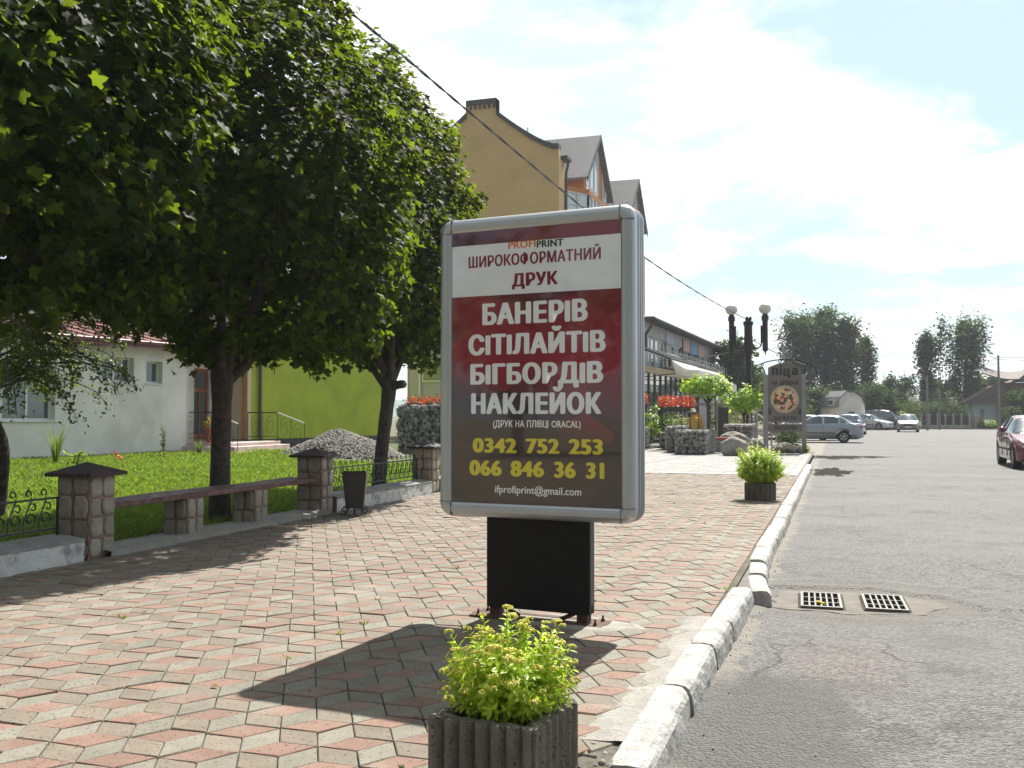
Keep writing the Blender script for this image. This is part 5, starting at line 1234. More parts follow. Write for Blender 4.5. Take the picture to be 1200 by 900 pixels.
leafball('shrub', 'dark green shrub between the gabion post and the yellow shrub', (-6.6, 39.3, .1), (.5, .45, .55), 800, .10, 'bushy')
leafball('shrub', 'yellow-green shrub under the wide box of red flowers', (-6.0, 38.9, .1), (.55, .5, .62), 1000, .09, 'brightbush')
leafball('shrub', 'dark climbing shrub behind the red flowers', (-6.9, 41, .0), (.6, .5, 1.0), 900, .12, 'bushy')
leafball('round_tree', 'small lime-green umbrella tree rising behind the square gabion box', (-4.30, 34.9, 0), (.80, .8, .46), 2000, .13, 'yellowtree', 'tree', None, 0, 1.85, low=.5)
leafball('round_tree', 'second small lime-green tree behind the lamp post', (-3.55, 40.5, 0), (.72, .7, .62), 1300, .13, 'yellowtree', 'tree', None, 0, 1.35)
leafball('shrub', 'green shrub growing between the timber frames behind the round tree', (-4.9, 46.5, 0), (.9, .7, 1.0), 900, .12, 'bushy')
leafball('shrub', 'bright green shrub beside the white stairs', (-4.0, 44.6, 0), (.6, .5, .75), 700, .11, 'brightbush')

# timber frames, pale posts and white stair rail behind the gabions
pg = thing('timber_pergola', 'grey timber frame with open bays behind the square gabion box', 'pergola', (-5.0, 43, 0))
for x in (-1.0, .1, .62, .95): MB().box((x, 0, .85), (.09, .09, 1.7)).build('post', 'palewood' if x > .3 else 'signpost', pg)
MB().box((0, 0, 1.74), (2.3, .12, .10)).build('beam', 'signpost', pg); MB().b2(.14, .58, .05, .12, 0, 1.6).build('door', 'darktrim', pg)
rl = thing('picket_rail', 'row of pale timber posts with thin rails behind the lamp post', 'fence', (-2.7, 42.3, 0))
for k in range(9): MB().box((-1.35 + k * .29, 0, .82), (.075, .075, 1.64)).build('post', 'palewood', rl)
for z in (.6, 1.1, 1.55): MB().box((-.2, .05, z), (2.5, .03, .03)).build('rail', 'wire', rl)
stt = thing('white_staircase', 'white stair with sloping rails seen between the pale posts', 'stairs', (-4.1, 48, 0))
for k in range(7): MB().box((-.5 + k * .28, 0, 1.45 - k * .2), (.28, .8, .05)).build('step', 'pvc', stt)
for yy in (-.4, .4): MB().tube([(-.6, yy, 2.1), (1.4, yy, .75)], .03, 5).build('handrail', 'pvc', stt)
for k in range(5): MB().tube([(-.4 + k * .4, -.4, 1.95 - k * .27), (-.4 + k * .4, -.4, 1.2 - k * .25)], .02, 4).build('baluster', 'pvc', stt)
lfc = thing('wire_screen', 'grey metal mesh fence behind the small lime-green trees', 'fence', (-4.2, 50, 0))
for k in range(7): MB().tube([(-2.4 + k * .8, 0, 0), (-2.4 + k * .8, 0, 2.3)], .03, 5).build('post', 'wire', lfc)
for z in (1.5, 1.9, 2.28): MB().tube([(-2.4, 0, z), (2.4, 0, z)], .015, 4).build('rail', 'wire', lfc)

# boulder and rocks
def boulder(loc, r, label, seed, sc=(1, .8, .75), m='boulder', name='boulder', group=None):
    v, f = ico(4); V = []
    for p in v:
        q = Vector(p); d = 1 + .22 * noise.noise(q * 1.3 + Vector((seed, 0, 0))) + .09 * noise.noise(q * 3.5 + Vector((seed, 2, 0))) + .03 * noise.noise(q * 9)
        V.append((p[0] * r * sc[0] * d, p[1] * r * sc[1] * d, p[2] * r * sc[2] * d + r * sc[2] * .8))
    t = MB().add(V, [tuple(x) for x in f]).build(name, m, smooth=True); t.location = loc; tag(t, label, 'boulder', group); return t
boulder((-3.12, 31.8, 0), .43, 'big grey boulder between the gabion box and the lamp post', 1)
boulder((-3.5, 35.6, .0), .42, 'grey rock lying behind the big boulder', 4, (1.3, .8, .9))
boulder((-2.95, 36.4, .0), .36, 'brownish rock at the foot of the lamp post', 8, (1.2, .8, .7))
t = thing('brick_ledge', 'low reddish brick ledge between gabion box and boulder', 'ledge', (-3.85, 35.0, 0))
for k in range(4): MB().box((k * .2 - .1, 0, .46 + .002 * k), (.19, .3, .08)).build('brick', 'terracotta', t)
MB().b2(-.25, .7, -.12, .12, 0, .415).build('base', 'gabion', t)
rk = thing('rockery', 'pile of pale rocks under the pizza sign', 'rockery', (-1.45, 35.0, 0))
for k in range(16):
    v, f = ico(2); s = random.uniform(.09, .2); px, py = random.uniform(-.5, .45), random.uniform(-.4, .5)
    MB().add([(a[0] * s * 1.4 + px, a[1] * s + py, a[2] * s * .7 + s * .4 + max(0, .22 - abs(px) * .3) * random.random()) for a in v * (1 + .2 * rng.normal(size=(len(v), 1)) * .5)], [tuple(x) for x in f]).build('rock', 'palestone', rk)
leafball('dwarf_pine', 'dark green dwarf conifer growing on the rockery under the pizza sign', (-1.58, 35.3, .12), (.46, .4, .40), 1500, .075, 'poplar', 'shrub', shape=LANCE)
leafball('shrub', 'small yellow-green plant at the right foot of the pizza sign', (-.98, 34.4, 0), (.14, .14, .16), 200, .05, 'brightbush')

# ================================================================== LAMP POST
lp_ = thing('street_lamp', 'dark lamp post with two white globes and curled brackets before the restaurant', 'street lamp', (-3.56, 43, 0))
MB().lathe([(.19, 0), (.19, .5), (.155, .56), (.135, .6), (.13, 3.9)], 12, mi=0).build('post', 'lampblack', lp_, smooth=False)
MB().lathe([(.17, 3.9), (.19, 4.0), (.17, 4.1), (.17, 5.1), (.21, 5.16), (.21, 5.28), (.17, 5.3), (.12, 5.32), (.12, 5.44), (.02, 5.46)], 12).build('post_head', 'lampblack', lp_)
for k in range(3): MB().lathe([(.05, 5.3), (.055, 5.46), (.02, 5.5)], 6, (.09 * math.cos(k * 2.1), .09 * math.sin(k * 2.1), 0)).build('finial', 'lampblack', lp_)
for sx in (-1, 1):
    x = sx * .70
    ar = MB().lathe([(.02, 3.92), (.06, 4.0), (.115, 4.02), (.115, 5.3), (.15, 5.34), (.15, 5.5), (.115, 5.54), (.10, 5.6)], 10, (x, 0, 0)).build('lamp_arm', 'lampblack', lp_)
    MB().b2(x - sx * .145 - .045, x - sx * .145 + .045, -.05, .05, 4.35, 5.1).build('sleeve', 'lampblack', ar)
    MB().tube([(sx * .16, 0, 4.65)] + [(sx * (.35 + .19 * math.cos(a)), 0, 4.35 - .22 * math.sin(a)) for a in np.linspace(math.pi, 0, 9)] + [(sx * .55, 0, 4.6)], .03, 6).build('bracket', 'lampblack', ar)
    v, f = ico(3); MB().add([(a * .26 + x, b * .26, c * .235 + 5.82) for a, b, c in v], [tuple(q) for q in f]).build('globe', 'globe', ar, smooth=True)
    MB().tube([(x, 0, 3.8), (x, 0, 3.93)], [.005, .03], 6).build('drip', 'lampblack', ar)

# cable: two twisted strands from the lamp post up over the camera's left
def cam_pt(f, l, z): return Vector((l * .949 - f * .314, l * .314 + f * .949, z))
ctrl = [(42.2, 10.1, 5.42), (33.5, 6.70, 5.28), (25.3, 3.41, 5.39), (19.5, 1.15, 5.66), (14.96, -.715, 6.0), (11.6, -2.04, 6.2), (6, -4.4, 6.55), (-2, -7.6, 7.0)]
cb = thing('overhead_cable', 'twisted black overhead cable sagging down to the lamp post', 'cable', (0, 0, 0))
P = [cam_pt(*c) for c in ctrl]; out = []
for i in range(len(P) - 1):
    p0, p1, p2, p3 = P[max(i - 1, 0)], P[i], P[i + 1], P[min(i + 2, len(P) - 1)]
    for q in range(24):
        t = q / 24; out.append(.5 * ((2 * p1) + (-p0 + p2) * t + (2 * p0 - 5 * p1 + 4 * p2 - p3) * t * t + (-p0 + 3 * p1 - 3 * p2 + p3) * t ** 3))
for ph in (0, math.pi):
    MB().tube([p + Vector((.011 * math.cos(i * .9 + ph), 0, .011 * math.sin(i * .9 + ph))) for i, p in enumerate(out)], .0105, 5).build('strand', 'blackiron', cb)

# ================================================================== PIZZA SIGN
pz = thing('restaurant_sign', 'grey arched sign board with a pizza disc standing on two posts at the kerb', 'sign', (-1.67, 34.5, 0), R(4))
for sx in (-1, 1): MB().b2(sx * .62 - .075, sx * .62 + .075, -.07, .07, 0, 2.66, ch=.006).build('post', 'signpost', pz)
n = 14; arc = [(.54 - 1.08 * i / n, 2.90 + .16 * math.sin(math.pi * i / n)) for i in range(n + 1)]
cut = [(-.54 + 1.08 * i / 20, 1.52 - (math.sqrt(max(0, .49 ** 2 - (-.54 + 1.08 * i / 20) ** 2)) if abs(-.54 + 1.08 * i / 20) < .48 else 0) * .85) for i in range(21)]
poly_xz(MB(), arc + cut, -.035, .035).build('board', 'signgrey', pz)
for z0, z1, tx in [(1.05, 1.31, 'БАНКЕТИ'), (.73, .98, 'ВЕСІЛЛЯ')]:
    b = MB().b2(-.544, .544, -.04, .04, z0, z1, ch=.004).build('board', 'signgrey', pz); lettering(tx, -.34, .36, (z0 + z1) / 2, .12, -.0435, 'signletter', b, .03)
bd = MB().b2(-.53, .53, -.008, .008, 1.311, 1.52).build('back_panel', 'darktrim', pz)
for ch, a, b in (('п', -.42, -.20), ('і', -.165, -.075), ('ц', -.04, .19), ('а', .23, .44)): lettering(ch, a, b, 2.80 if ch != 'ц' else 2.77, .33, -.040, 'signletter', pz, .06, 'letter')
for ch, a, b in zip('НАДРОВАХ', (-.42, -.32, -.16, -.06, .04, .15, .25, .35), (-.34, -.23, -.07, .02, .13, .23, .34, .45)): lettering(ch, a, b, 2.38, .14, -.040, 'signletter', pz, .05, 'letter')
def pizza_mat():
    m = bpy.data.materials.new('pizza_print'); m.use_nodes = True; N = NT(m.node_tree); N.nt.nodes.clear()
    P = N.n('ShaderNodeTexCoord').outputs['Object']; v = N.n('ShaderNodeTexVoronoi', {'Vector': P, 'Scale': 11.}).outputs['Color']; s = N.n('ShaderNodeSeparateColor', {0: v})
    c = N.mix(N.ramp(N.noise(P, 14, 3), .35, .65), (.62, .45, .22, 1), (.72, .62, .42, 1)); c = N.mix(N.math('GREATER_THAN', s.outputs[0], .68), c, (.42, .07, .04, 1)); c = N.mix(N.math('GREATER_THAN', s.outputs[1], .75), c, (.06, .07, .03, 1)); c = N.mix(N.math('GREATER_THAN', s.outputs[2], .8), c, (.70, .36, .28, 1))
    pr = N.n('ShaderNodeBsdfPrincipled', {'Base Color': c, 'Roughness': .6}); N.nt.links.new(pr.outputs[0], N.n('ShaderNodeOutputMaterial').inputs[0]); return m
M['pizza'] = pizza_mat(); M['crust'] = mat('pizza_crust', (.62, .43, .2), .7, .25, 30); M['palerim'] = mat('pale_rim', (.4, .38, .34), .6)
def disc(r, y0, y1, z, m, nm, n=36): return poly_xz(MB(), [(r * math.cos(2 * math.pi * i / n), z + r * math.sin(2 * math.pi * i / n)) for i in range(n)], y0, y1).build(nm, m, pz)
disc(.47, -.050, -.036, 1.82, 'palerim', 'pizza_rim'); disc(.43, -.058, -.051, 1.82, 'crust', 'pizza_crust'); disc(.375, -.063, -.0585, 1.82, 'pizza', 'pizza')
ac = MB(); ac.tube([(-1.05, 0, 2.62)] + [(1.05 * -math.cos(a), 0, 2.75 + .42 * math.sin(a)) for a in np.linspace(.15, math.pi - .15, 16)] + [(1.05, 0, 2.66)], .022, 6); ac.build('arch', 'blackiron', pz)
MB().tube([(-.78, 0, 3.05), (-.66, 0, 2.8), (-.62, 0, 2.66)], .018, 5).build('stay', 'blackiron', pz); MB().tube([(.78, 0, 3.05), (.66, 0, 2.8), (.62, 0, 2.66)], .018, 5).build('stay', 'blackiron', pz)
MB().tube([(0, 0, 3.16), (-.05, 0, 3.45), (-.1, 0, 3.62)], .03, 5).build('ornament', 'wire', pz)
for k in range(5): MB().tube([(-.1 + k * .07, 0, 3.2), (-.14 + k * .10, 0, 3.36 + .05 * (k % 2))], .018, 4).build('ornament', 'wire', pz)

# ================================================================== CARS
def interp(keys, x):
    for (a, va), (b, vb) in zip(keys, keys[1:]):
        if x <= b: return va + (vb - va) * max(0, (x - a)) / (b - a) if b > a else vb
    return keys[-1][1]
def car(name, label, loc, rz, paint, kind='sedan', group='cars on the open asphalt'):
    """car with its nose towards local -y, origin on the ground under its middle"""
    t = thing(name, label, 'car' if kind != 'van' else 'van', loc, rz, group)
    if kind == 'sedan':
        L, W, wb = 4.47, 1.76, (.80, 3.52)
        sh = [(0, .55), (.04, .66), (.35, .76), (1.15, .88), (1.5, .92), (3.5, .97), (4.3, .96), (4.44, .90), (L, .72)]
        rf = [(0, 0), (1.18, .88), (1.5, 1.05), (2.0, 1.33), (2.35, 1.405), (2.9, 1.41), (3.3, 1.36), (3.72, 1.14), (3.98, .98), (L, 0)]; side = (1.55, 3.62); pillars = (2.55, 3.32); front, back = (1.24, 2.04), (3.28, 3.93)
    elif kind == 'hatch':
        L, W, wb = 4.0, 1.72, (.78, 3.28)
        sh = [(0, .55), (.05, .68), (.4, .80), (1.0, .93), (1.4, .97), (3.4, 1.02), (3.9, 1.0), (3.97, .85), (L, .6)]
        rf = [(0, 0), (.95, .93), (1.3, 1.14), (1.75, 1.40), (2.1, 1.47), (3.1, 1.46), (3.55, 1.38), (3.85, 1.05), (3.95, .9), (L, 0)]; side = (1.3, 3.62); pillars = (2.3, 3.1); front, back = (1.0, 1.78), (3.5, 3.9)
    else:
        L, W, wb = 4.7, 1.85, (.85, 3.8)
        sh = [(0, .6), (.06, .8), (.5, .95), (.9, 1.05), (4.5, 1.12), (4.64, 1.1), (L, .8)]
        rf = [(0, 0), (.8, 1.0), (1.2, 1.45), (1.6, 1.80), (2.2, 1.88), (4.3, 1.88), (4.55, 1.7), (4.66, 1.1), (L, 0)]; side = (1.25, 2.4); pillars = (2.38,); front, back = (.86, 1.62), (4.4, 4.62)
    hw = [(0, .56), (.10, .70), (.35, .82), (.8, .87), (2.2, .88), (3.7, .87), (L - .35, .83), (L - .08, .74), (L, .64)]; ws = W / 1.76
    wr = .315; wa = .365
    xs_ = sorted(set(np.round(np.concatenate([np.arange(0, L + .001, .07), [L, .03, .1], [c + d for c in wb for d in (-wa, -wa + .02, wa - .02, wa)], list(side), list(front), list(back), [p + d for p in pillars for d in (-.045, .045)]]), 3))); xs_ = [x for x in xs_ if 0 <= x <= L]
    V = []; np_ = 10
    for x in xs_:
        w_ = interp(hw, x) * ws; s = interp(sh, x); r = interp(rf, x)
        zb = .20 if .15 < x < L - .15 else .26
        arch = max([math.sqrt(max(0, wa ** 2 - (x - c) ** 2)) + wr for c in wb if abs(x - c) < wa] or [0]); zb = max(zb, arch)
        cab = r > s + .03; rt = r if cab else s + .025
        h = rt - s; inn = .42 * h + .03
        pts = [(0, zb), (w_ * .94, zb), (w_ * .985, zb + .03), (w_, max(zb + .04, s * .55 + .05)), (w_ * .995, max(zb + .05, s * .82)), (w_ * .955, s)]
        if cab: pts += [(w_ * .945 - .012, s + .02), (w_ * .95 - inn, rt - .05), (w_ * .95 - inn - .10, rt - .008), (0, rt + .02)]
        else: pts += [(w_ * .90, s + .012), (w_ * .7, s + .022), (w_ * .4, s + .03), (0, s + .035)]
        V += [(px_, x - L / 2, z) for px_, z in pts] + [(-px_, x - L / 2, z) for px_, z in pts[1:-1]]
    nr = np_ * 2 - 2
    order = list(range(np_)) + list(range(nr - 1, np_ - 1, -1))   # ring: right side up, over the roof, down the left
    body = MB(); glass = MB(); B = []; G_ = []
    for i in range(len(xs_) - 1):
        xm = (xs_[i] + xs_[i + 1]) / 2
        for k in range(nr):
            a, b = order[k], order[(k + 1) % nr]; f = (i * nr + a, (i + 1) * nr + a, (i + 1) * nr + b, i * nr + b)
            ring_i = min(k, nr - 1 - k)   # 0..np_-1 height band
            g = False; r, s = interp(rf, xm), interp(sh, xm)
            if ring_i == 6 and side[0] < xm < side[1] and r - s > .10 and not any(abs(xm - p) < .045 for p in pillars): g = True
            if ring_i in (7, 8) and (front[0] < xm < front[1] or back[0] < xm < back[1]): g = True
            (G_ if g else B).append(f)
    n = len(xs_); B.append(tuple(order)); B.append(tuple((n - 1) * nr + q for q in order)[::-1])
    def sub(F, nm, m, sm=True):
        used = sorted(set(i for f in F for i in f)); mp = {u: i for i, u in enumerate(used)}
        return MB().add([V[u] for u in used], [tuple(mp[i] for i in f) for f in F]).build(nm, m, t, smooth=sm)
    bo = sub(B, 'body', paint); sub(G_, 'windows', 'glass_car')
    # fix normals
    bm = bmesh.new(); bm.from_mesh(bo.data); bmesh.ops.recalc_face_normals(bm, faces=bm.faces); bm.to_mesh(bo.data); bm.free()
    MB().b2(-W / 2 + .18, W / 2 - .18, -L / 2 + .3, L / 2 - .3, .18, .42).build('underbody', 'trimblack', t)
    for c in wb:
        for sx in (-1, 1):
            xc = sx * (interp(hw, c) * ws - .115); y = c - L / 2
            ty = MB(); prof = [(.19, -.10), (.29, -.105), (.315, -.08), (.315, .08), (.29, .105), (.19, .10)]
            q = 20; vs = [(xc + d, y + r * math.cos(2 * math.pi * k / q), wr + r * math.sin(2 * math.pi * k / q)) for r, d in prof for k in range(q)]
            ty.add(vs, [(i * q + k, i * q + (k + 1) % q, ((i + 1) % 6) * q + (k + 1) % q, ((i + 1) % 6) * q + k) for i in range(6) for k in range(q)])
            wh_ = ty.build('wheel', 'tyre', t, smooth=False)
            ri = MB(); xo = xc + sx * .07
            def rg(r0, r1, d0, d1): ri.add([(xo + sx * d0, y + r0 * math.cos(2 * math.pi * k / q), wr + r0 * math.sin(2 * math.pi * k / q)) for k in range(q)] + [(xo + sx * d1, y + r1 * math.cos(2 * math.pi * k / q), wr + r1 * math.sin(2 * math.pi * k / q)) for k in range(q)], [(k, (k + 1) % q, q + (k + 1) % q, q + k) for k in range(q)])
            rg(.195, .17, .03, .02); rg(.17, .165, .02, -.03); rg(.045, .0, .015, .022)
            for k in range(5):
                a = 2 * math.pi * k / 5 + .3; ca, sa = math.cos(a), math.sin(a)
                ri.add([(xo + sx * .012, y + r * ca - e * sa, wr + r * sa + e * ca) for r, e in ((.03, -.02), (.175, -.032), (.175, .032), (.03, .02))], [(0, 1, 2, 3)])
            ri.build('rim', 'rim', wh_)
    for sx in (-1, 1):
        w0 = interp(hw, .12) * ws; zl = interp(sh, .2) - .12
        v, f = ico(2); MB().add([(a * .17 + sx * (w0 - .17), b * .10 - L / 2 + .13, c * .075 + zl) for a, b, c in v], [tuple(q) for q in f]).build('headlight', 'lampglass', t, smooth=True)
        w1 = interp(hw, L - .12) * ws; zr = interp(sh, L - .3) - .16
        MB().add([(a * .13 + sx * (w1 - .11), b * .11 + L / 2 - .12, c * .11 + zr) for a, b, c in v], [tuple(q) for q in f]).build('tail_light', 'taillight', t, smooth=True)
        ym = side[0] + .12 - L / 2; ws_ = interp(hw, side[0]) * ws
        MB().add([(a * .11 + sx * (ws_ + .09), b * .05 + ym, c * .075 + interp(sh, side[0]) + .10) for a, b, c in v], [tuple(q) for q in f]).build('wing_mirror', paint if kind != 'van' else 'trimblack', t, smooth=True)
        for p in ([pillars[0] - .32, pillars[0] + .55] if kind != 'van' else [2.2]):
            MB().box((sx * (interp(hw, p) * ws + .004), p - L / 2, interp(sh, p) * .86), (.03, .16, .028), 0, 0, .008).build('door_handle', paint if kind != 'van' else 'trimblack', t)
        ww = interp(hw, 2.2) * ws
        MB().b2(sx * (ww - .004), sx * (ww + .016), wb[0] + wa - L / 2 + .04, wb[1] - wa - L / 2 - .04, .47, .525).build('side_trim', 'trimblack', t)
        for p in (pillars[0], side[0] + .05): MB().b2(sx * (ww - .01), sx * (ww + .001), p - L / 2 - .005, p - L / 2 + .005, .30, interp(sh, p) - .03).build('door_gap', 'trimblack', t)
    MB().b2(-.36, .36, -L / 2 - .015, -L / 2 + .05, .52, .62, ch=.01).build('grille', 'trimblack', t)
    MB().b2(-.26, .26, -L / 2 - .03, -L / 2 - .005, .36, .47).build('number_plate', 'plate', t); MB().b2(-.26, .26, L / 2 - .005, L / 2 + .012, .62, .73).build('number_plate', 'plate', t)
    return t
car('parked_car', 'silver-blue saloon car parked side-on behind the pizza sign', (-.95, 53.2, -.125), R(-91), 'silver')
car('parked_car', 'white car parked side-on behind the silver-blue saloon', (-2.0, 57.5, -.125), R(-92), 'carwhite')
car('parked_car', 'pale blue-pink hatchback parked beyond the silver saloon', (1.0, 74, -.125), R(172), 'carblue', 'hatch')
car('parked_van', 'dark blue van parked by the hedge left of the oncoming car', (4.1, 100, -.125), R(75), 'cardark', 'van')
car('parked_car', 'light car with bright windscreen parked in front of the dark van', (3.0, 98.0, -.125), R(60), 'carwhite', 'hatch')
car('moving_car', 'grey-silver hatchback driving towards the camera with sun on its windscreen', (5.62, 88, -.125), R(-3), 'cargrey', 'hatch')
car('moving_car', 'dark red car cut off by the right edge of the photo', (5.28, 30.3, -.125), R(-1), 'carred')

# ================================================================== PEOPLE
def person(label, loc, rz, top, legs, hat=False, walk=.18, name='person', h=1.7):
    t = thing(name, label, 'person', loc, rz); k = h / 1.7
    J = {'pelvis': (0, 0, .93), 'waist': (0, 0, 1.06), 'chest': (0, -.01, 1.28), 'neck': (0, -.01, 1.44), 'nk2': (0, -.015, 1.50), 'head': (0, -.03, 1.60), 'crown': (0, -.02, 1.69)}
    R_ = {'pelvis': .135, 'waist': .125, 'chest': .15, 'neck': .062, 'nk2': .052, 'head': .085, 'crown': .06}
    E = [('pelvis', 'waist'), ('waist', 'chest'), ('chest', 'neck'), ('neck', 'nk2'), ('nk2', 'head'), ('head', 'crown')]
    for s, n in ((-1, 'l'), (1, 'r')):
        w_ = walk * s
        for nm, p, r, pr in [('hip', (s * .10, 0, .86), .092, 'pelvis'), ('knee', (s * .105, -w_ * .9, .49), .058, 'hip'), ('ankle', (s * .105, -w_ * 1.2 + (.1 if s > 0 else 0), .09), .038, 'knee'), ('toe', (s * .115, -w_ * 1.2 - .15 + (.1 if s > 0 else 0), .035), .03, 'ankle'),
                             ('sh', (s * .185, 0, 1.38), .058, 'chest'), ('elbow', (s * .235, w_ * .5, 1.10), .041, 'sh'), ('wrist', (s * .235, w_ * 1.1 - .10, .88), .028, 'elbow')]:
            J[nm + n] = p; R_[nm + n] = r; E.append((pr + (n if pr in ('hip', 'knee', 'ankle', 'sh', 'elbow') else ''), nm + n))
        for q in range(5):
            b = Vector(J['wrist' + n]); f1 = b + Vector((s * (.0 + .012 * (q - 2)), -.012 * (q - 2) - .02, -.085 if q < 4 else -.04)) + (Vector((-s * .01, -.04, 0)) if q == 4 else Vector()); 
            J['f%d%s' % (q, n)] = tuple(f1); R_['f%d%s' % (q, n)] = .009; E.append(('wrist' + n, 'f%d%s' % (q, n)))
            J['g%d%s' % (q, n)] = tuple(f1 + Vector((-s * .012, -.008, -.05 if q < 4 else -.03))); R_['g%d%s' % (q, n)] = .008; E.append(('f%d%s' % (q, n), 'g%d%s' % (q, n)))
    names = list(J); me = bpy.data.meshes.new('body'); me.from_pydata([tuple(c * k for c in J[n]) for n in names], [(names.index(a), names.index(b)) for a, b in E], []); o = bpy.data.objects.new('body', me); COL.objects.link(o)
    sk = o.modifiers.new('s', 'SKIN'); 
    for i, n in enumerate(names): me.skin_vertices[0].data[i].radius = (R_[n] * k * (1.25 if n in ('chest', 'waist', 'pelvis') else 1), R_[n] * k * (.8 if n in ('chest', 'waist', 'pelvis') else 1)); me.skin_vertices[0].data[i].use_root = (n == 'pelvis')
    o.modifiers.new('u', 'SUBSURF').levels = 1
    bpy.context.view_layer.update(); m2 = bpy.data.meshes.new_from_object(o.evaluated_get(bpy.context.evaluated_depsgraph_get())); bpy.data.objects.remove(o)
    m2.materials.clear(); [m2.materials.append(M[x]) for x in ('skin', top, legs)]
    for p in m2.polygons:
        z = p.center.z / k; x = abs(p.center.x) / k
        p.material_index = 1 if (.95 < z < 1.45 and not (x > .2 and z < 1.08)) else (2 if z <= .95 and x < .2 else 0); p.use_smooth = True
    m2.name = 'body'; link('body', m2, t)
    v, f = ico(2); hr = MB(); hr.add([(a * .092 * k, b * .10 * k - .005, c * .085 * k + 1.645 * k) for a, b, c in v if True], [tuple(q) for q in f if not (v[q][:, 2].mean() < -.1 and v[q][:, 1].mean() < .2) and v[q][:, 1].mean() > -.75]).build('hair', 'darkcloth', t, smooth=True)
    if hat:
        MB().lathe([(.19 * k, 1.63 * k), (.195 * k, 1.64 * k), (.115 * k, 1.66 * k), (.10 * k, 1.76 * k), (.03 * k, 1.785 * k)], 16).build('hat', 'straw', t, smooth=True)
    return t
person('person in a red top walking past the far fence, right of the oncoming car', (8.25, 102.5, -.125), R(60), 'redcloth', 'darkcloth')
person('person in a yellow jacket and pale hat standing behind the square gabion box', (-4.98, 36.0, -.10), R(200), 'yellowcloth', 'darkcloth', True, .05, h=1.55)
tm = thing('yellow_cover', 'yellow cloth cover hanging beside the person in the pale hat', 'cloth cover', (-4.82, 36.25, 0), R(10))
V = [(-.14 - .10 * j / 8 + (.28 + .20 * j / 8) * i / 8, .05 * math.sin(i * 1.6 + j), 1.34 - .62 * j / 8 - .06 * abs(i - 4) / 4) for j in range(9) for i in range(9)]
MB().add(V, [(j * 9 + i, j * 9 + i + 1, (j + 1) * 9 + i + 1, (j + 1) * 9 + i) for j in range(8) for i in range(8)]).build('cloth', 'yellowcloth', tm, smooth=True)
MB().tube([(0, .04, 0), (0, .04, 1.34)], .02, 5).build('pole', 'palewood', tm)
pr_ = thing('iron_bars', 'row of thin upright iron bars standing on the square gabion box', 'railing', (-4.6, 33.2, .8))
for k in range(5): MB().tube([(-.35 + k * .28, 0, 0), (-.35 + k * .28, 0, 1.15)], .016, 5).build('bar', 'rust', pr_)
MB().tube([(-.4, 0, 1.15), (.8, 0, 1.15)], .018, 5).build('rail', 'wire', pr_)

# ================================================================== FAR EDGE OF THE LOT
vg = sheet('verge', [(-40, 104.6), (200, 104.6), (200, 260), (-40, 260)], -.05, 'lawn')
MB().b2(6.5, 60, 104.4, 104.6, -.2, .0).build('kerb', 'concrete', kind='structure')
fn = thing('panel_fence', 'fence of dark brown panels between pale concrete posts at the far side of the lot', 'fence', (10.0, 105.2, -.05))
for k in range(7):
    x = -2.0 + k * .72; MB().box((x, 0, .68), (.13, .13, 1.36)).build('post', 'fencepost', fn); MB().box((x, 0, 1.39), (.19, .19, .06)).build('post_cap', 'pvc', fn)
    if k < 6: MB().b2(x + .068, x + .652, -.02, .02, .34, 1.24).build('panel', 'fencepanel', fn)
MB().b2(-2.0, 2.3, -.08, .08, 0, .335).build('footing', 'fencepost', fn)
gp2 = thing('gate_pillars', 'pair of square concrete gate pillars right of the panel fence', 'gate', (12.9, 105.4, -.05))
for x in (-.30, .55): MB().box((x, 0, .8), (.30, .30, 1.6)).build('pillar', 'pole', gp2)
MB().b2(-.14, .39, -.03, .03, .1, 1.2).build('gate', 'palewood', gp2)
# right house
hs = thing('brown_roof_house', 'house with pale blue wing, brown brick wall and curved brown roofs at far right', 'house', (13.2, 111, -.05))
fa = wall_open(MB(), 0, .01, 0, .01, 0, 0, [])
def wall_xz(mb, x0, x1, z0, z1, y0, y1, ops):
    xs2 = sorted(set([x0, x1] + [o[0] for o in ops] + [o[1] for o in ops])); zs2 = sorted(set([z0, z1] + [o[2] for o in ops] + [o[3] for o in ops]))
    for i in range(len(xs2) - 1):
        for j in range(len(zs2) - 1):
            cx, cz = (xs2[i] + xs2[i + 1]) / 2, (zs2[j] + zs2[j + 1]) / 2
            if not any(o[0] < cx < o[1] and o[2] < cz < o[3] for o in ops): mb.b2(xs2[i], xs2[i + 1], y0, y1, zs2[j], zs2[j + 1])
    return mb
wall_xz(MB(), .1, 2.35, 0, 2.6, 0, .3, [(.75, 1.25, 1.1, 2.0)]).build('wall', 'paleblue', hs)
wo = MB().b2(.75, 1.25, .12, .18, 1.1, 2.0).build('window', 'pvc', hs); MB().b2(.80, 1.0, .11, .118, 1.15, 1.95).build('pane', 'glass_dark', wo); MB().b2(1.03, 1.2, .11, .118, 1.15, 1.95).build('pane', 'glass_dark', wo)
MB().b2(.1, 2.35, .3, 6, 0, 2.6).build('wing', 'paleblue', hs)
MB().b2(2.36, 3.1, -.3, 6, 0, 4.9).build('brick_wall', 'brickwall', hs); wall_xz(MB(), 3.1, 8, 0, 4.6, -.1, .2, [(4.4, 5.4, 1.2, 2.4)]).build('brick_wall', 'brickwall', hs); MB().b2(3.1, 8, .2, 6, 0, 4.6).build('brick_wall', 'brickwall', hs); MB().b2(4.4, 5.4, .0, .05, 1.2, 2.4).build('window', 'glass_dark', hs)
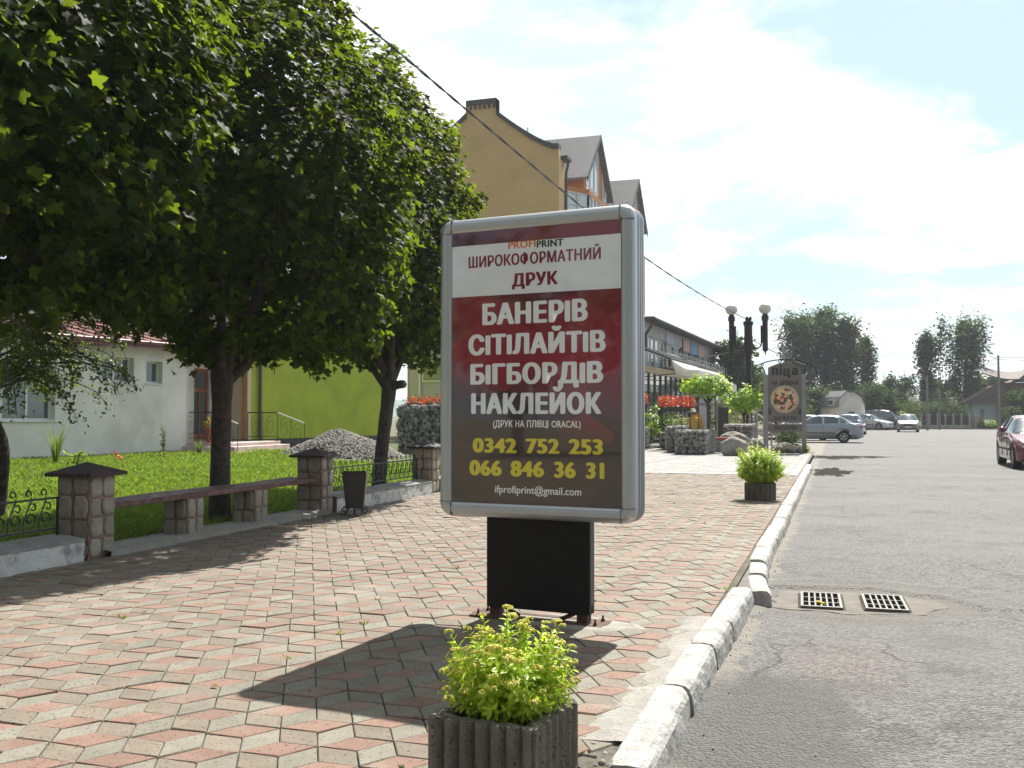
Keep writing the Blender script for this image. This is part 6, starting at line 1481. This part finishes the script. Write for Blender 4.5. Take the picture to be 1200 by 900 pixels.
rf = MB(); rf.add([(-.7, -.5, 2.5), (2.34, -.5, 4.25), (2.34, 6.3, 4.25), (-.7, 6.3, 2.5), (-.7, -.5, 2.65), (2.34, -.5, 4.4), (2.34, 6.3, 4.4), (-.7, 6.3, 2.65), (2.34, -.5, 2.5), (2.34, 6.3, 2.5)], [(0, 3, 2, 1), (4, 5, 6, 7), (0, 1, 5, 4), (1, 8, 0), (0, 4, 7, 3)]); rf.build('wing_roof', 'brownroof', hs)
rf = MB(); seg = [(.9 + (4.6) * t, 5.55 - .95 * math.sin(math.pi * .5 * min(1, t * 1.3)) + .45 * t * t) for t in np.linspace(0, 1, 9)]
V = [(x, -1.0, z) for x, z in seg] + [(x + .2, 2.6, z + .9) for x, z in seg]; rf.add(V, [(i, i + 1, 10 + i, 9 + i) for i in range(8)]); rf.add([(x, y, z + .12) for x, y, z in V], [(i, 9 + i, 10 + i, i + 1) for i in range(8)]); rf.add([(x, -1.0, z) for x, z in seg] + [(x, -1.0, z + .12) for x, z in seg], [(i, 9 + i, 10 + i, i + 1) for i in range(8)]); rf.build('curved_roof', 'brownroof', hs)
rf = MB(); rf.add([(4.0, -.9, 4.6), (9, -.9, 8.6), (9, 6, 8.6), (4.0, 6, 4.6), (9, -.9, 4.6)], [(0, 3, 2, 1), (0, 1, 4)]); rf.add([(4.0, -.9, 4.72), (9, -.9, 8.72), (9, 6, 8.72), (4.0, 6, 4.72)], [(0, 1, 2, 3)]); rf.build('main_roof', 'brownroof', hs)
# white gambrel house
wg = thing('gambrel_house', 'small white house with steep grey gambrel roof behind the parked hatchback', 'house', (1.35, 98, -.05), R(20))
g = [(-1.25, 0), (1.25, 0), (1.25, 2.2), (.95, 3.0), (.3, 3.45), (-.5, 3.5), (-1.1, 2.9), (-1.25, 2.2)]
poly_xz(MB(), g, 0, 5).build('wall', 'white_plaster', wg)
rfp = [(-1.45, 2.05), (-1.15, 2.95), (-.5, 3.55), (.32, 3.52), (1.0, 3.05), (1.3, 2.2)]
for i in range(5):
    (xa, za), (xb, zb) = rfp[i], rfp[i + 1]; MB().add([(xa, -.25, za), (xb, -.25, zb), (xb, 5.2, zb), (xa, 5.2, za), (xa, -.25, za + .1), (xb, -.25, zb + .1), (xb, 5.2, zb + .1), (xa, 5.2, za + .1)], [(0, 3, 2, 1), (4, 5, 6, 7), (0, 1, 5, 4), (0, 4, 7, 3), (1, 2, 6, 5)]).build('roof', 'greyroof', wg)
wo = MB().b2(-1.55, -1.20, .6, 2.0, 2.2, 2.8).build('dormer_window', 'pvc', wg); MB().b2(-1.56, -1.551, .7, 1.9, 2.3, 2.72).build('pane', 'glass_dark', wo)
wo = MB().b2(-.4, .3, -.03, -.002, .9, 1.7).build('window', 'pvc', wg); MB().b2(-.34, .24, -.04, -.031, .96, 1.64).build('pane', 'glass_dark', wo)
def small_house(x, y, w_, d, h, rh, label, wallm='cream', roofm='brownroof'):
    t = thing('far_house', label, 'house', (x, y, -.05), 0, 'low houses among the far trees')
    MB().b2(-w_ / 2, w_ / 2, 0, d, 0, h).build('wall', wallm, t)
    r = MB(); o = .4; r.add([(-w_ / 2 - o, -o, h), (w_ / 2 + o, -o, h), (w_ / 2 + o, d + o, h), (-w_ / 2 - o, d + o, h), (-w_ / 4, d / 2, h + rh), (w_ / 4, d / 2, h + rh)], [(0, 3, 2, 1), (0, 1, 5, 4), (2, 3, 4, 5), (1, 2, 5), (3, 0, 4)]); ro_ = r.build('roof', roofm, t)
    MB().box((0, d / 2, h + rh), (.4, .4, .8)).build('chimney', 'brickwall', ro_)
    for k in (-1, 1): wo = MB().b2(k * w_ / 4 - .5, k * w_ / 4 + .5, -.04, -.003, .9, 2.0).build('window', 'pvc', t); MB().b2(k * w_ / 4 - .42, k * w_ / 4 + .42, -.05, -.041, .98, 1.92).build('pane', 'glass_dark', wo)
small_house(12.8, 122, 6.5, 5, 2.3, 1.9, 'low house with brown hipped roof behind the panel fence')
small_house(7.2, 128, 4.4, 5, 2.6, 2.2, 'low house with brown roof peeping between far bushes left of the bare lamp pole')
# poles
def pole(x, y, h, label, arm=0., wires=()):
    t = thing('utility_pole', label, 'pole', (x, y, -.1)); MB().tube([(0, 0, 0), (0, 0, h)], [.14, .09], 8).build('shaft', 'pole', t)
    if arm: MB().tube([(0, 0, h - .5), (arm * .5, 0, h - .1), (arm, 0, h - .05)], .035, 5).build('bracket', 'wire', t); MB().box((arm * 1.15, 0, h - .08), (.5, .16, .1), 0, 0, .03).build('lamp_head', 'wire', t)
    else:
        MB().box((0, 0, h - .3), (.9, .07, .07)).build('cross_arm', 'pole', t)
    return t
pole(8.1, 100, 5.1, 'grey street light pole left of the two far poplars', -.9)
pole(9.5, 104, 3.9, 'short dark utility pole behind the panel fence')
pole(14.5, 102, 7.0, 'tall utility pole with a lamp arm before the brown-roofed house', -1.3)
wr_ = thing('power_lines', 'thin overhead wires running right and left from the tall utility pole', 'cable', (0, 0, 0))
for a, b, sg in [((14.5, 102, 6.7), (40, 96, 7.2), .5), ((14.5, 102, 6.5), (40, 98, 6.6), .6), ((14.5, 102, 6.2), (8.1, 100, 4.9), .25), ((14.5, 102, 6.8), (9.5, 104, 3.7), .2), ((-3.4, 43, 4.5), (-1.67, 60, 4.2), .1), ((-3.7, 43, 4.1), (-9.4, 56, 4.4), .1)]:
    a, b = Vector(a), Vector(b); MB().tube([a.lerp(b, k / 12) - Vector((0, 0, sg * math.sin(math.pi * k / 12))) for k in range(13)], .022, 4).build('wire', 'blackiron', wr_)
bs = thing('blue_road_sign', 'small pair of blue sign boards on a post before the far bushes', 'sign', (5.1, 103, -.1)); MB().tube([(0, 0, 0), (0, 0, 2.0)], .05, 6).build('post', 'wire', bs)
MB().box((0, -.08, 1.9), (1.1, .05, .3)).build('board', 'bluesign', bs); MB().box((0, -.08, 1.5), (1.0, .05, .25)).build('board', 'bluesign', bs)

# ================================================================== FAR TREES
def far_tree(label, x, y, h, r, n, ls, m='poplar', form='poplar', seed=0, lean=0., name=None, group=None, trunk_h=.14, hz=1.):
    t = thing(name or ('poplar_tree' if form == 'poplar' else 'broadleaf_tree'), label, 'tree', (x, y, -.15), 0, group); rs_ = random.Random(seed); tr = MB()
    tr.tube([(0, 0, 0), (lean * .3, 0, h * .35), (lean, 0, h * .93)], [.022 * h + .03, .016 * h, .02], 7); P = []; D = []
    nb = 26 if form == 'poplar' else 20
    for i in range(nb):
        f = (.14 + .84 * (i + rs_.random()) / nb) if form == 'poplar' else (.25 + .7 * rs_.random()); a = i * 2.4 + rs_.random()
        if form == 'poplar':
            prof = min(1, .55 + 1.1 * f) * (1 - max(0, f - .62) / .42) ** .75; L = r * prof * rs_.uniform(.4, 1.1); rise = rs_.uniform(1.4, 2.6)
        else: prof = math.sin(math.pi * min(1, max(.05, (f - .12) / .9))) ** .6; L = r * prof * rs_.uniform(.6, 1.12); rise = rs_.uniform(.1, .7)
        b = Vector((lean * f, 0, h * f * (.86 if form == 'poplar' else .8))); e = b + Vector((math.cos(a) * L, math.sin(a) * L, L * rise))
        e.z = e.z if e.z < h * .8 else h * .8 + (e.z - h * .8) * .42; tr.tube([b, b.lerp(e, .5) - Vector((0, 0, .05 * L)), e], [.006 * h, .004 * h, .01], 4, cap=False)
        k = int(n / nb); nc = 7
        for c in range(nc):
            q = b.lerp(e, rs_.uniform(.2, 1.05)); sd = L * .09 + .16; sz = sd * (2.4 if form == 'poplar' else 1.05)
            pts = rng.normal(0, 1, (k // nc, 3)) * np.array([sd, sd, sz]) + np.array(q); P.append(pts); D.append((pts - np.array(b)))
    tr.build('trunk', 'bark', t); P = np.vstack(P); D = np.vstack(D); P[:, 2] = np.maximum(P[:, 2], h * .03); n = len(P)
    N = D / np.linalg.norm(D, axis=1, keepdims=True) * .7 + np.array([0, 0, .5]) + rng.normal(0, .5, (n, 3))
    leaves('crown', P, N, sph(n), ls * rng.uniform(.6, 1.4, n), FARL, m, t, 0); return t
G1 = 'tall poplars beyond the lot'
far_tree('tall full poplar at the left of the big clump behind the pizza sign', -3.6, 112, 13.3, 2.9, 9500, .29, seed=1, group=G1)
far_tree('tallest poplar in the middle of the big clump behind the silver car', -1.2, 115, 14.6, 2.5, 9500, .29, seed=2, group=G1)
far_tree('poplar at the right shoulder of the big clump', .9, 113, 13.2, 2.3, 8500, .29, seed=3, group=G1)
far_tree('slender poplar standing just right of the big clump', 3.1, 116, 11.3, 1.5, 4200, .29, seed=4, group=G1)
far_tree('narrow dark poplar, left of the two separate ones', 9.6, 118, 11.7, 1.7, 5200, .30, seed=5, group=G1)
far_tree('wide poplar with open crown, right of the two separate ones', 13.6, 119, 12.9, 2.8, 8500, .30, seed=6, group=G1)
far_tree('small loose tree leaning left of the narrow dark poplar', 7.4, 120, 7.0, 1.8, 1500, .28, seed=7, form='broad')
far_tree('round broadleaf tree between the slender poplar and the hill gap', 5.3, 122, 6.6, 2.2, 4500, .3, 'poplar', 'broad', 8)
far_tree('dark broadleaf tree behind the restaurant, left of the lamp post', -7.3, 78, 8.6, 2.0, 7000, .30, 'poplar', 'broad', 9)
far_tree('green broadleaf tree behind the lamp post and small round trees', -4.8, 84, 5.2, 1.9, 3500, .24, 'bushy', 'broad', 10)
far_tree('green tree filling the gap at the foot of the big poplar clump', 3.0, 110, 5.5, 2.2, 4000, .28, 'bushy', 'broad', 11)
far_tree('dense broad conical tree beside the gambrel house', 3.75, 103, 4.9, 2.1, 6000, .24, 'poplar', 'broad', 12)
far_tree('broadleaf tree between the two separate poplars', 11.5, 124, 6.6, 2.2, 3500, .3, 'bushy', 'broad', 13)
far_tree('broadleaf tree just right of the wide open poplar', 15.2, 122, 6.5, 2.1, 3500, .3, 'poplar', 'broad', 14)
far_tree('pale green tree behind the tall utility pole', 17.8, 128, 7.0, 2.8, 4000, .3, 'bushy', 'broad', 15)
far_tree('garden tree in front of the brown brick wall at far right', 17.6, 108.0, 4.6, 1.6, 3500, .22, 'bushy', 'broad', 16)
far_tree('garden tree at the right photo edge by the house', 19.5, 106.5, 4.8, 1.7, 3000, .22, 'bushy', 'broad', 17)
far_tree('dark tree beside the restaurant end wall', -7.0, 92, 6.0, 2.2, 3500, .26, 'poplar', 'broad', 18)
far_tree('dark low tree behind the parked white car', -5.2, 100, 5.0, 2.4, 3500, .27, 'poplar', 'broad', 19)
far_tree('dark low tree left of the gambrel house', -2.4, 103, 4.6, 2.4, 3800, .27, 'poplar', 'broad', 20)
far_tree('tree behind the gambrel house roof', .6, 108, 4.9, 2.2, 3500, .27, 'bushy', 'broad', 21)
B_ = [('low bright bush between the dense conical tree and the oncoming car', 5.6, 104.5, 1.9, 1.3, 'brightbush'), ('clipped pale green hedge bush behind the dark van', 4.8, 106, 1.6, 1.2, 'brightbush'), ('mid green bush behind the oncoming car', 7.0, 107, 3.0, 1.9, 'bushy'),
      ('dark bush behind the left end of the panel fence', 9.2, 108.5, 2.9, 1.6, 'bushy'), ('dark bush behind the middle of the panel fence', 11.0, 108, 2.8, 1.6, 'poplar'), ('bright bush before the right of the two separate poplars', 10.2, 112, 4.0, 1.7, 'bushy'),
      ('low weeds beside the gate pillars', 14.0, 105.3, .8, .9, 'brightbush'), ('low bush along the pale blue wing', 16.2, 106, 2.2, 1.3, 'bushy'), ('bush at the far left corner of the lot behind the white car', -3.6, 94, 2.6, 1.6, 'bushy')]
for k, (lb_, x, y, h, r, m) in enumerate(B_): leafball('bush', lb_, (x, y, -.1), (r, r, h / 2), 1800, .20, m, 'bush')
# unseen trees added behind the camera for darker reflections and less fill light
for k in range(9): far_tree('unseen tree added behind the photographer to darken reflections', -16 + k * 4.6, -17 - (k % 3) * 2.5, 8.5 + (k % 4), 3.3, 1500, .5, 'bushy', 'broad', 40 + k, group='unseen trees added behind the photographer')
# wood that reads as one mass along the horizon
n = 24000; X = rng.uniform(-60, 120, n); top = 3.6 + 1.6 * np.array([noise.noise(Vector((x * .12, 0, 0))) for x in X]) + .8 * np.array([noise.noise(Vector((x * .6, 3, 0))) for x in X]); Zt = rng.random(n) ** .6 * top; Y = 150 + rng.normal(0, 2.5, n)
msk = ~((X > 8.2) & (X < 12.0)); X, Y, Zt = X[msk], Y[msk], Zt[msk]; n = len(X)
wd2 = leaves('distant_wood', np.column_stack([X, Y, Zt]), sph(n) + np.array([0, -.3, .5]), sph(n), rng.uniform(.5, 1.0, n), FARL, 'poplar', None)
wd2['label'] = 'line of distant trees along the horizon behind the houses'; wd2['category'] = 'wood'
hl = MB(); V = []
for j, (yy, hh) in enumerate([(700, 0), (820, 1.), (1000, .8)]):
    for i in range(81):
        x = -1000 + i * 25; V.append((x, yy, -2 + hh * (19 + 5 * noise.noise(Vector((x * .003, j, 0))) + 2 * noise.noise(Vector((x * .012, j, 4))))))
hl.add(V, [(j * 81 + i, j * 81 + i + 1, (j + 1) * 81 + i + 1, (j + 1) * 81 + i) for j in range(2) for i in range(80)]).build('hills', 'hills', smooth=True, kind='structure')

# ================================================================== HAZE
hzm = bpy.data.materials.new('haze'); hzm.use_nodes = True; N = NT(hzm.node_tree); N.nt.nodes.clear()
pv = N.n('ShaderNodeVolumePrincipled', {'Color': (.86, .93, 1., 1), 'Density': .00050, 'Anisotropy': .2}); N.nt.links.new(pv.outputs[0], N.n('ShaderNodeOutputMaterial').inputs['Volume'])
M['haze'] = hzm
MB().b2(-1300, 1300, -300, 1300, -3.5, 27).build('haze', 'haze', kind='stuff')
